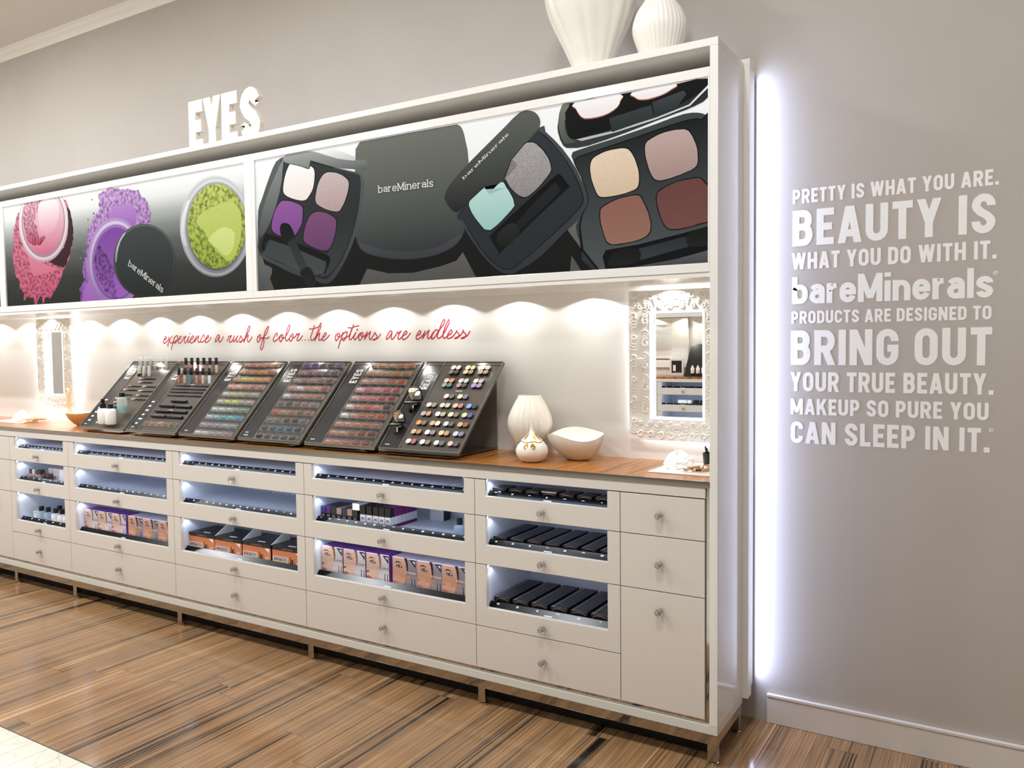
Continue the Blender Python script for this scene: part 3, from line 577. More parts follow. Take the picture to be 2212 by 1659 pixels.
 ('b0b2b6','5c5d62',0,527,106,'2097,257 2088,230 2072,198 2050,170 2023,147 1992,128 1957,114 1920,107 1882,106 1844,111 1807,123 1772,141 1741,165 1713,193 1692,225 1676,261 1667,298 1665,336 1671,373 1683,408 1701,441 1725,469 1754,492 1787,510 1823,522 1861,527 1899,526 1937,519 1972,505 2005,486 2035,462 2060,435 2079,403 2093,370 2097,354'),
 ('b9c562','8fa23c',2,516,116,'2095,299 2091,266 2081,234 2065,204 2044,177 2019,155 1989,137 1956,124 1921,117 1885,116 1849,122 1814,133 1781,150 1751,172 1725,199 1705,230 1690,264 1681,299 1680,335 1685,370 1696,403 1713,434 1736,461 1764,483 1795,500 1829,511 1865,516 1901,515 1937,508 1971,496 2002,478 2030,455 2054,429 2073,399 2086,367 2094,333'),
 ('c3d070','b3c25c',1,425,145,'1747,350 1749,364 1762,376 1783,387 1815,397 1855,407 1895,415 1932,421 1970,425 2002,421 2029,404 2050,380 2064,350 2067,312 2062,270 2051,231 2035,197 2014,167 1992,148 1971,145 1950,154 1927,169 1899,190 1870,217 1846,241 1830,260 1818,278 1805,295 1784,314 1760,333'),
 ('d6e08c','c8d67a',1,307,173,'1829,259 1853,278 1894,296 1932,307 1964,304 1994,294 2013,278 2018,255 2012,226 2002,202 1989,186 1971,175 1952,173 1931,182 1908,199 1887,216 1861,230 1836,245'),
 ('f6f8f8','c8cacc',0,463,236,'1626,309 1631,348 1643,388 1662,425 1681,453 1695,463 1699,457 1684,427 1665,386 1656,347 1653,307 1663,266 1672,237 1661,236 1646,250 1633,276'),
]
PRINT2 = [
 ('1b1c1b','1b1c1b',0,443,-35,'0,208 0,207 105,1 155,0 614,0 659,66 774,40 902,35 1043,54 1114,70 1146,101 1206,0 1610,0 1617,56 1656,0 1714,0 1559,205 1130,385 631,443'),
 ('6a6f6e','4d5352',0,179,10,'15,179 27,161 45,121 72,111 93,101 91,78 75,52 43,18 13,10 8,96'),
 ('72756c','2e3234',0,596,90,'632,594 603,596 632,594 878,594 1124,593 1153,594 1124,593 1131,590 1141,584 1148,576 1155,562 1161,542 1167,516 1174,489 1178,447 1173,362 1166,274 1161,220 1154,182 1142,160 1129,147 1122,138 1108,129 1071,114 1026,101 990,95 953,92 911,90 866,91 819,95 773,101 727,110 688,120 658,129 636,141 619,156 607,178 597,206 592,264 597,406 605,541 607,571 611,571 622,584'),
 ('4a4d52','3b3d42',0,177,91,'622,177 678,160 757,137 839,125 921,121 991,126 1053,137 1109,160 1144,175 1137,156 1108,129 1070,113 1026,101 990,95 953,93 911,91 866,92 819,96 773,103 727,111 688,121 661,131 642,143 621,164'),
 ('5e6361','3a3e3e',0,593,14,'182,590 175,593 182,590 161,586 134,575 112,549 89,512 61,463 36,416 20,392 11,367 7,318 7,263 3,210 12,164 58,136 118,114 176,88 237,65 307,44 369,28 396,18 414,14 438,16 464,28 492,52 520,85 549,123 576,166 600,212 621,262 638,318 650,369 653,403 651,428 645,447 636,461 630,466 610,472 559,486 493,506 425,531 350,556 257,576'),
 ('333737','272a2a',0,583,33,'182,583 163,576 154,547 112,488 67,421 41,370 24,322 16,268 14,220 6,195 16,176 68,151 149,120 270,78 381,42 418,33 431,38 450,47 470,64 497,88 527,121 556,167 583,217 602,265 617,313 627,365 632,410 632,435 628,450 626,457 610,464 556,481 488,502 422,523 350,544 259,568'),
 ('8b8f8b','4a4f50',0,582,241,'179,582 160,560 132,520 99,473 67,421 42,371 24,322 14,271 18,241 49,261 88,308 124,371 153,438 168,490 174,532 181,567'),
 ('2c2f2f','3c4041',0,310,44,'526,302 560,310 585,297 600,294 600,275 575,216 538,149 500,102 465,68 443,54 426,50 403,44 392,52 408,90 440,147 482,231'),
 ('ffffff','c9cccb',0,598,524,'351,593 365,596 405,596 430,594 467,588 506,576 556,557 596,539 609,528 598,524 562,529 505,542 417,569'),
 ('a6a9a5','5c605e',0,599,473,'182,590 201,596 320,596 351,593 389,582 424,569 463,555 505,541 552,530 596,522 629,519 653,517 666,512 671,504 672,488 670,474 671,473 670,474 665,473 652,473 623,478 584,487 541,494 488,506 410,532 344,555 336,560 344,555 340,536 336,518 342,513 336,518 282,534 223,553 197,562 185,568 178,579'),
 ('1f2221','1f2221',0,553,502,'347,553 488,506 482,502 350,544'),
 ('141515','1c1d1d',0,555,382,'223,555 239,552 260,545 281,539 302,531 323,524 339,519 345,522 346,528 348,530 355,528 363,522 370,515 373,505 374,494 374,480 371,464 367,446 361,431 354,418 345,408 337,399 329,391 322,385 312,382 298,382 281,384 264,387 247,391 231,396 215,403 200,410 186,417 176,427 172,438 172,450 174,464 177,479 182,496 188,511 194,523 201,534 207,543 211,550 215,554'),
 ('fffdfb','f4e6de',0,552,385,'226,552 241,548 261,542 281,536 301,529 321,521 336,517 342,520 343,525 345,528 351,526 360,520 366,513 369,504 370,493 369,480 367,465 363,447 358,432 351,420 342,410 334,402 327,395 320,389 311,386 297,385 281,387 264,391 249,395 233,400 218,406 203,412 190,420 180,428 176,439 176,451 178,464 181,479 186,495 192,509 197,521 204,532 210,540 214,546 218,551'),
 ('141515','1c1d1d',0,494,315,'425,489 435,493 446,494 460,493 477,490 497,485 516,478 534,469 551,459 563,448 569,439 571,429 570,418 566,403 560,386 553,370 544,354 533,339 524,327 517,320 511,316 501,315 484,316 464,320 444,326 423,334 402,344 386,353 376,360 370,367 368,376 368,390 372,407 376,422 381,437 387,451 395,463 404,473 414,483'),
 ('cdbcba','b79c9a',1,490,318,'427,486 437,489 447,490 460,489 477,486 496,482 514,475 531,467 547,456 559,446 565,437 566,428 565,418 562,403 556,387 549,372 541,356 531,342 521,330 515,323 509,320 499,318 483,320 464,324 445,330 425,337 405,347 390,355 380,362 375,369 372,378 372,391 376,407 380,422 385,436 391,449 398,460 407,471 416,479'),
 ('141515','1c1d1d',0,401,231,'156,397 164,400 171,401 181,400 198,398 217,394 237,388 257,381 276,372 291,364 297,357 298,351 298,341 298,326 296,307 292,290 286,277 278,266 269,257 262,248 254,240 244,235 232,232 217,231 201,232 182,234 163,237 145,241 130,246 117,252 107,259 100,265 96,272 94,280 94,292 96,306 100,320 106,336 114,352 124,367 134,379 146,389'),
 ('93599a','7d4a92',1,397,235,'158,393 165,396 172,397 182,396 198,394 216,390 235,385 254,378 273,370 287,361 293,355 294,349 294,340 293,325 291,307 288,291 282,279 274,268 266,259 259,251 252,244 242,238 230,236 216,235 201,235 183,237 164,240 147,244 133,249 121,255 111,262 104,267 100,274 98,282 98,293 100,306 104,320 110,335 118,350 127,364 137,376 148,386'),
 ('141515','1c1d1d',0,332,153,'353,327 363,330 374,332 388,331 407,328 427,323 446,317 462,310 476,302 486,294 492,288 495,283 495,274 494,260 491,242 487,224 481,208 473,193 466,179 458,169 451,161 442,156 432,153 421,154 407,156 389,161 368,168 348,175 330,183 314,192 301,200 294,206 291,210 291,218 293,233 297,252 303,269 311,285 320,299 328,310 336,318 344,324'),
 ('7c4f73','68406a',0,328,157,'355,324 364,327 375,328 389,328 406,325 426,320 444,314 459,307 472,299 482,292 488,286 490,281 491,273 490,259 487,242 483,225 477,210 470,195 463,182 456,172 448,165 440,159 430,157 420,158 406,160 389,164 369,171 350,178 333,186 317,194 305,202 298,207 296,212 295,220 297,234 301,252 307,268 314,283 323,296 331,308 339,315 346,320'),
 ('121313','161717',0,263,56,'26,197 35,227 49,256 55,263 68,259 104,250 153,235 216,215 282,194 337,174 384,157 420,143 445,131 453,122 450,110 437,85 423,63 415,56 412,61 427,80 430,103 395,118 326,139 198,190 80,232 49,215 47,187 33,186'),
 ('3d4243','464b4c',0,230,54,'53,185 83,230 211,192 427,109 409,59 352,54 267,76 149,125 28,169'),
 ('101111','191a1a',0,298,206,'179,298 197,294 214,285 227,267 237,249 241,239 242,232 242,229 236,226 216,215 194,206 177,212 165,225 155,242 151,260 150,277 155,290 165,297'),
 ('2b2e2f','383c3d',0,230,77,'197,208 236,230 314,96 272,77'),
 ('1c1d1d','242525',1,95,-3,'272,77 294,89 319,95 335,86 347,71 357,54 363,37 366,22 363,10 347,1 343,0 322,0 310,6 294,20 284,37 278,54 271,67'),
 ('494e50','33373a',0,531,4,'1118,261 1167,307 1249,366 1373,454 1484,526 1511,531 1516,508 1549,477 1584,439 1614,399 1641,357 1664,309 1680,266 1685,245 1682,231 1679,215 1667,197 1637,174 1595,145 1543,102 1489,60 1436,31 1393,13 1375,5 1364,4 1346,5 1324,12 1297,28 1265,54 1229,92 1195,135 1166,175 1144,211 1120,234'),
 ('17191a','17191a',0,525,21,'1139,263 1298,385 1461,504 1490,525 1484,514 1499,507 1519,491 1546,462 1576,427 1604,389 1629,350 1650,307 1664,271 1668,255 1666,244 1665,235 1650,218 1602,179 1537,132 1461,79 1395,36 1368,22 1355,21 1338,21 1320,28 1294,44 1264,69 1231,105 1199,146 1173,186 1153,223 1123,233'),
 ('32363b','2b3033',0,522,24,'1142,263 1300,383 1462,500 1491,522 1484,511 1498,505 1516,488 1544,460 1574,426 1601,388 1626,348 1646,306 1660,271 1665,255 1662,246 1662,237 1647,220 1599,182 1535,135 1460,82 1393,39 1367,25 1354,25 1339,24 1322,31 1297,46 1267,71 1234,107 1202,148 1176,188 1156,224 1126,233'),
 ('5f635a','242528',1,597,258,'1063,314 1064,329 1072,343 1081,357 1099,375 1135,404 1179,438 1222,468 1266,498 1310,528 1351,556 1382,579 1409,594 1428,596 1439,596 1457,592 1473,584 1485,572 1492,560 1495,547 1494,535 1489,524 1478,513 1460,500 1426,473 1393,448 1381,435 1376,430 1374,430 1376,430 1385,416 1394,403 1398,404 1394,403 1373,384 1344,359 1304,334 1271,314 1268,309 1271,314 1260,325 1249,337 1251,340 1249,337 1228,323 1197,304 1159,278 1124,258 1105,260 1092,272 1075,292'),
 ('141515','1c1d1d',0,484,279,'1374,431 1370,431 1369,428 1374,431 1389,444 1410,463 1427,478 1436,483 1441,484 1447,484 1454,483 1462,482 1471,478 1482,470 1494,460 1505,448 1515,437 1524,424 1531,412 1537,399 1540,387 1542,377 1542,370 1541,365 1535,357 1524,344 1510,329 1494,315 1477,303 1459,291 1445,283 1434,279 1427,279 1420,280 1412,282 1404,286 1395,292 1383,302 1371,314 1360,326 1351,338 1344,350 1340,358 1336,359 1335,356 1340,358 1355,372 1376,390 1392,404 1397,406 1395,403 1392,404 1387,412 1379,423'),
 ('a9a5a3','8f8988',3,480,283,'1376,429 1373,429 1372,426 1376,429 1391,442 1411,460 1427,474 1436,479 1441,480 1446,479 1453,479 1461,478 1470,474 1480,467 1491,456 1502,446 1511,434 1520,422 1527,410 1532,399 1536,387 1537,377 1538,371 1536,365 1531,358 1521,346 1506,332 1491,318 1475,306 1458,295 1444,287 1434,284 1427,283 1420,285 1413,287 1405,290 1396,296 1385,305 1373,317 1363,328 1355,340 1348,352 1344,359 1340,360 1339,357 1344,359 1359,372 1379,390 1394,403 1398,405 1397,402 1394,403 1389,410 1381,421'),
 ('141515','1c1d1d',0,353,171,'1174,288 1178,294 1184,299 1194,306 1211,317 1232,330 1247,340 1251,343 1248,343 1247,340 1254,333 1264,323 1271,315 1270,312 1267,312 1271,315 1287,328 1310,344 1329,353 1339,350 1345,340 1351,328 1360,317 1369,303 1376,291 1381,281 1384,272 1385,265 1386,259 1386,255 1381,248 1367,235 1348,219 1329,205 1312,193 1296,182 1282,174 1273,171 1267,171 1261,173 1255,174 1248,176 1240,182 1228,194 1215,210 1203,225 1194,239 1186,251 1179,263 1176,272 1174,280'),
 ('bfe0da','9cc9be',0,350,175,'1179,287 1182,293 1188,298 1197,304 1214,315 1234,328 1249,337 1252,340 1249,340 1249,337 1255,330 1264,320 1271,314 1271,310 1268,310 1271,314 1287,325 1308,341 1326,350 1336,347 1342,337 1348,326 1357,315 1365,302 1372,290 1377,281 1379,272 1380,265 1382,260 1382,256 1376,249 1363,237 1345,222 1327,208 1311,196 1295,186 1282,179 1273,175 1268,176 1262,177 1256,178 1249,180 1242,186 1231,198 1218,213 1206,227 1197,240 1189,252 1184,263 1180,272 1178,280'),
 ('0e0f0f','161717',0,353,80,'1272,146 1269,153 1282,162 1318,188 1366,221 1417,255 1468,289 1517,322 1556,347 1568,353 1570,350 1576,347 1583,340 1597,322 1609,305 1616,303 1605,296 1558,262 1490,214 1402,148 1326,92 1310,80 1311,90 1290,117'),
 ('23262a','1d2022',0,324,162,'1386,190 1459,253 1538,313 1558,324 1560,316 1569,305 1574,294 1580,294 1565,282 1485,221 1404,164 1375,162'),
 ('2a2c2b','1d1e1d',1,193,108,'1301,139 1304,151 1312,163 1328,176 1346,186 1362,192 1376,193 1391,184 1402,173 1406,165 1402,156 1386,136 1365,118 1347,110 1331,108 1318,111 1308,118 1303,128'),
 ('232626','3a3e3e',0,596,433,'1599,596 1584,592 1573,566 1568,535 1565,517 1567,499 1575,472 1588,448 1600,439 1618,436 1645,433 1687,435 1756,446 1830,460 1889,472 1938,483 1976,490 2009,497 2042,503 2073,511 2100,520 2117,533 2117,592 2077,596 2009,592 1912,593 1807,593 1711,593 1634,593'),
 ('7a7f74','4c514d',0,599,452,'1584,592 1593,596 1606,596 1614,592 1606,564 1594,531 1596,506 1602,486 1612,473 1623,465 1636,458 1640,455 1619,452 1593,456 1581,475 1574,498 1570,515 1570,534 1575,566'),
 ('161817','101211',0,596,465,'1618,591 1596,563 1599,530 1601,505 1607,485 1614,472 1628,466 1649,465 1687,469 1760,476 1839,486 1893,495 1939,504 1987,515 2030,527 2066,541 2094,556 2117,574 2117,588 2078,592 2009,591 1913,592 1807,592 1701,596'),
 ('f4f6f4','b9beb9',0,572,455,'1640,463 1783,473 1938,494 2052,519 2117,572 2117,563 2056,514 1938,488 1792,466 1662,455'),
 ('b0694f','9c5a44',0,591,525,'1634,588 1720,591 1807,590 1820,580 1809,567 1806,557 1797,548 1783,539 1764,532 1744,527 1721,525 1696,525 1673,528 1661,535 1653,544 1645,556 1639,568 1624,579'),
 ('ffffff','f7ece8',0,595,529,'1634,592 1720,595 1807,594 1820,584 1809,571 1806,561 1797,551 1783,543 1764,535 1744,531 1721,529 1696,529 1673,532 1661,539 1653,548 1645,560 1639,572 1624,583'),
 ('b0694f','9c5a44',0,590,556,'1852,587 1931,590 2009,588 2012,582 1991,574 1976,567 1956,562 1934,558 1912,556 1895,557 1880,560 1870,564 1862,571 1846,580'),
 ('ffffff','f7ece8',0,594,560,'1852,591 1931,594 2009,592 2012,586 1991,578 1976,571 1956,565 1934,562 1912,560 1895,561 1880,563 1870,568 1862,575 1846,584'),
 ('3c4142','2c3031',0,538,469,'1767,518 1921,538 1932,495 1778,469'),
 ('41464a','2f3437',0,567,503,'1925,547 2034,567 2043,553 2009,514 1932,503'),
 ('434849','2e3233',0,491,-41,'1620,408 1626,421 1652,426 1704,434 1773,444 1860,459 1943,474 1996,485 2034,491 2062,491 2081,488 2097,483 2110,476 2117,484 2117,0 1702,0 1658,39 1660,90 1642,126 1636,159 1655,196 1678,230 1682,248 1678,265 1670,294 1657,329 1635,371'),
 ('121413','15171a',0,483,-51,'1631,382 1632,395 1652,404 1709,414 1783,426 1864,440 1943,455 2005,465 2052,471 2077,471 2094,466 2115,483 2117,478 2117,0 1717,0 1655,75 1648,157 1660,200 1682,227 1685,246 1682,264 1672,295 1659,328 1642,358'),
 ('1b1d1d','565b5c',0,478,-51,'1635,380 1634,391 1653,399 1709,410 1783,421 1864,436 1943,450 2005,460 2052,466 2077,467 2094,462 2115,478 2117,473 2117,0 1728,0 1666,74 1655,157 1665,199 1684,227 1688,246 1685,264 1675,295 1662,328 1646,357'),
 ('141515','1c1d1d',0,413,246,'1692,374 1695,382 1700,388 1708,395 1720,400 1736,405 1753,409 1770,411 1787,413 1802,413 1814,413 1823,411 1831,409 1839,406 1845,401 1851,394 1857,383 1864,370 1870,356 1874,343 1878,329 1880,315 1881,300 1880,284 1877,271 1871,264 1862,260 1850,257 1833,253 1812,249 1792,247 1772,246 1753,246 1737,247 1728,250 1722,254 1717,262 1711,274 1705,290 1699,305 1696,318 1693,330 1691,342 1690,353 1690,364'),
 ('ebd5bb','d8bfa2',1,409,250,'1696,372 1699,380 1703,386 1711,392 1723,397 1738,402 1754,406 1770,408 1787,409 1801,409 1813,409 1821,408 1829,406 1836,403 1842,398 1848,391 1854,381 1861,368 1866,355 1870,342 1874,329 1876,316 1877,301 1876,286 1873,274 1867,267 1859,263 1847,260 1831,256 1811,253 1791,251 1772,250 1754,250 1739,251 1730,254 1725,258 1720,265 1714,277 1708,292 1703,306 1699,318 1697,330 1695,342 1694,353 1694,363'),
 ('141515','1c1d1d',0,446,280,'1897,411 1900,418 1904,422 1913,427 1927,433 1945,439 1964,443 1981,446 1998,446 2014,446 2026,446 2036,444 2045,441 2052,437 2058,431 2063,423 2069,411 2076,396 2081,382 2084,369 2085,355 2086,343 2086,334 2085,325 2083,318 2079,313 2073,308 2063,304 2048,299 2028,293 2009,289 1990,285 1970,281 1954,280 1942,281 1934,285 1926,292 1919,303 1913,317 1908,331 1903,346 1899,362 1896,377 1895,390 1895,402'),
 ('c4aba4','a98e88',1,443,284,'1901,410 1904,416 1908,420 1916,424 1930,430 1947,436 1965,440 1982,442 1998,443 2013,443 2025,442 2035,441 2043,438 2050,434 2055,428 2060,420 2066,409 2072,395 2077,382 2080,369 2081,356 2082,344 2082,335 2081,327 2079,320 2075,315 2069,311 2060,306 2045,302 2027,296 2008,292 1990,288 1971,285 1956,284 1945,285 1936,289 1929,295 1922,306 1916,319 1911,333 1907,347 1903,362 1900,376 1899,389 1899,400'),
 ('141515','1c1d1d',0,248,80,'1729,204 1730,210 1733,214 1740,219 1753,226 1771,233 1790,239 1810,243 1831,246 1848,247 1861,248 1870,248 1877,246 1883,242 1887,237 1891,229 1898,215 1906,199 1912,182 1917,168 1920,155 1922,142 1922,131 1921,121 1917,112 1910,104 1899,97 1886,92 1869,88 1848,85 1828,83 1810,81 1793,80 1779,81 1769,83 1761,86 1754,93 1749,103 1744,117 1740,131 1735,145 1731,159 1729,172 1728,184 1728,195'),
 ('8f6258','97705f',1,244,84,'1733,203 1734,208 1737,212 1744,217 1756,223 1773,230 1791,236 1810,240 1830,242 1847,244 1859,244 1868,244 1875,242 1880,239 1884,234 1888,226 1895,213 1902,197 1909,182 1913,168 1916,155 1918,143 1918,132 1917,122 1913,114 1906,106 1896,100 1883,95 1867,91 1847,88 1828,86 1811,85 1795,84 1781,84 1771,86 1764,90 1757,96 1752,106 1747,119 1743,132 1739,145 1735,159 1733,172 1732,183 1732,194'),
 ('141515','1c1d1d',0,281,114,'1939,239 1941,245 1944,249 1953,255 1968,262 1988,269 2008,275 2026,278 2045,280 2061,280 2074,281 2084,280 2092,278 2099,273 2104,267 2110,259 2117,253 2117,130 2107,128 2088,125 2069,121 2048,117 2030,115 2014,114 2001,114 1989,115 1980,119 1973,124 1966,131 1959,143 1953,158 1948,172 1943,186 1940,200 1938,213 1937,223 1937,231'),
 ('6b4340','744d48',3,277,118,'1942,237 1944,243 1948,247 1956,252 1970,259 1989,266 2008,272 2026,275 2044,276 2060,277 2072,277 2081,277 2090,275 2096,270 2101,264 2106,257 2115,249 2117,247 2117,134 2103,131 2085,129 2067,124 2048,121 2030,119 2015,118 2002,118 1991,119 1982,122 1975,127 1969,134 1962,146 1956,160 1951,174 1947,187 1944,200 1942,212 1941,222 1941,230'),
 ('101211','161818',0,121,-4,'1751,0 1740,45 1752,66 1874,77 2030,102 2117,118 2117,41 2008,19 1841,0'),
 ('2f3336','3a3f41',0,91,23,'1872,62 2041,91 2051,57 1881,23'),
 ('1a1b1a','232423',1,67,7,'1762,22 1768,39 1781,55 1803,64 1828,67 1854,67 1874,62 1884,44 1881,25 1858,15 1828,9 1797,7 1771,8 1762,13'),
 ('1a1b1a','232423',1,114,53,'2043,87 2049,98 2064,106 2099,114 2117,113 2117,57 2093,53 2054,57 2042,71'),
 ('5a5f60','3f4445',0,42,-13,'1860,0 2008,17 2117,39 2117,2 2054,0'),
]
picture(-2.1765, -.0285, -2.152, -.035, 1.668, 2.264, 'long backlit picture of four black eyeshadow compacts, open and closed', PRINT2, BG2,
        [(-1.4214, 2.039, -1.1408, 2.0342, .031, .1, True), (-.9941, 2.0445, -.7893, 2.1853, .013, .1, True)])
picture(-4.345, -2.1775, -4.318, -2.221, 1.673, 2.262, 'backlit picture of pink, purple and green powder jars spilling', PRINT1, BG1,
        [(-3.1205, 1.844, -2.845, 1.690, .034, .09, True)])
picture(-5.7495, -4.346, -5.72, -4.38, 1.673, 2.262, 'plain backlit picture box beyond the left edge of the photo', [], BG1)
# ------------------------------------------------------------------ lettering on the walls
sl = E('wall_slogan', (.14, YW-.0004, 1.95), 0, 'white capital lettering in nine lines on the taupe wall right of the display', 'wall lettering')
for txt, x0, x1, z, h in [('PRETTY IS WHAT YOU ARE.', .1413, .7722, 1.8975, .0505), ('BEAUTY IS', .1408, .7645, 1.7475, .1265), ('WHAT YOU DO WITH IT.', .1385, .7695, 1.6655, .0585),
        ('bareMinerals', .1404, .7614, 1.5425, .0965), ('PRODUCTS ARE DESIGNED TO', .139, .7577, 1.4727, .0447), ('BRING OUT', .1375, .7608, 1.3250, .1235),
        ('YOUR TRUE BEAUTY.', .1368, .7672, 1.2310, .0690), ('MAKEUP SO PURE YOU', .1375, .7542, 1.1480, .0570), ('CAN SLEEP IN IT.', .1388, .7592, 1.0443, .0785)]:
    fr = FRONT(0, x0-.14, z-1.95); t = {'bareMinerals': .185}.get(txt, .195); gp = .06 if txt == 'bareMinerals' else .105
    full = text_polys(txt, t, False, gp)[1]; sx = (x1-x0)/full; pos = 0
    for wd in txt.split(' '):
        ps, ww = text_polys(wd, t, False, gp); q = MB()
        for k, p in enumerate(ps): q.prism([((pos+a)*sx, b*h) for a, b in p], fr, 0, .0006+(k % 7)*2e-6)
        pos += ww+gp+.3
        if wd in ('bareMinerals', 'IT.') and txt[:2] in ('ba', 'CA'):
            r = .0055; cx, cz = x1-x0+(.006 if txt[0] == 'b' else .003), h*.80 if txt[0] == 'b' else h*.93
            for p in ribbon(arc(cx, cz, r, r, 0, 345, 14), .0022, True): q.prism(p, fr, 0, .0006)
            q.rect(cx-.0022, cx-.001, cz-.003, cz+.003, fr, .0006); q.rect(cx-.001, cx+.002, cz+.0002, cz+.003, fr, .0006)
        q.build('word', SLOGAN, sl)
sc = E('script_lettering', (-4, .4147, 1.4), 0, 'crimson handwritten line of script across the white niche wall', 'wall lettering')
CRIM = mat('crimson vinyl', 'b32b47', .5)
def catmull(p, n=5):
    if len(p) < 3: return p
    o = []
    for i in range(len(p)-1):
        p0 = p[max(i-1, 0)]; p1 = p[i]; p2 = p[i+1]; p3 = p[min(i+2, len(p)-1)]
        for k in range(n):
            t = k/n; o.append(tuple(.5*(2*p1[j]+(p2[j]-p0[j])*t+(2*p0[j]-5*p1[j]+4*p2[j]-p3[j])*t*t+(3*p1[j]-p0[j]-3*p2[j]+p3[j])*t**3) for j in range(len(p1))))
    o.append(p[-1]); return o
for wname, strokes in SCRIPT:
    q = MB(); k = 0
    for s in strokes:
        p = [tuple(int(a)/1000 for a in v.split(',')) for v in s.split()]
        dot = len(p) == 2
        for r in ribbon(catmull(p), .0072 if dot else .0058, False): q.prism(r, FRONT(0), 0, .0005+(k % 9)*2e-6); k += 1
    q.build('word', CRIM, sc)
# standing block letters on top of the unit
x = -2.7095; PLET = mat('ivory painted letters', 'e3d9cc', .5)
for ch, wd, lab in [('E', .104, 'white standing block letter E, left end of the word above the pictures'), ('Y', .128, 'white standing block letter Y above the pictures'),
                    ('E', .112, 'white standing block letter E between the Y and the S'), ('S', .135, 'white standing block letter S, right end of the word above the pictures')]:
    q = MB(); text(q, ch, (V3(x, .10, 2.3842), V3(1,0,0), V3(0,0,1), V3(0,-1,0)), .252, wd, .235, False, 0, -.013, .013)
    T(q.build('block_letter', PLET, bevel=0), lab, 'letter', 'standing block letters')
    x += wd+.006+(.014 if ch == 'E' and x > -2.5 else 0)
# ------------------------------------------------------------------ tester stands on the worktop
CT = .9502
TDv = V3(0, .348, .358).normalized(); NBv = V3(0, -TDv.z, TDv.y); TL = .4993
XS = [-3.6485, -3.2165, -2.7765, -2.3370, -1.8975, -1.4635]
SW = .4125
ACRY = mat('clear acrylic edge', 'b9b2a6', .08, trans=.6, spec=.8)
COVER = bpy.data.materials.new('thin clear cover'); COVER.use_nodes = True
nt = COVER.node_tree; nt.nodes.remove(nt.nodes['Principled BSDF']); mo = nt.nodes['Material Output']
a = nt.nodes.new('ShaderNodeBsdfTransparent'); b = nt.nodes.new('ShaderNodeBsdfGlossy'); b.inputs['Roughness'].default_value = .02; lw = nt.nodes.new('ShaderNodeFresnel'); lw.inputs[0].default_value = 1.35
ms = nt.nodes.new('ShaderNodeMixShader'); nt.links.new(lw.outputs[0], ms.inputs[0]); nt.links.new(a.outputs[0], ms.inputs[1]); nt.links.new(b.outputs[0], ms.inputs[2]); nt.links.new(ms.outputs[0], mo.inputs[0])
STANDLAB = ['grey slanted tester stand with brushes and white bottles, leftmost of six', 'grey slanted tester stand with black capped glosses and pencils',
            'grey slanted tester stand of peach, green and blue powder pots', 'grey slanted tester stand of violet to dark brown powder pots',
            'grey slanted tester stand of pink and terracotta powder pots', 'grey slanted tester stand of pressed eyeshadow duos and quads, rightmost of six']
HOLE = mat('dark socket', '14110f', .35)
def bframe(i): return (V3(XS[i], .03, .978), V3(1,0,0), TDv, NBv)
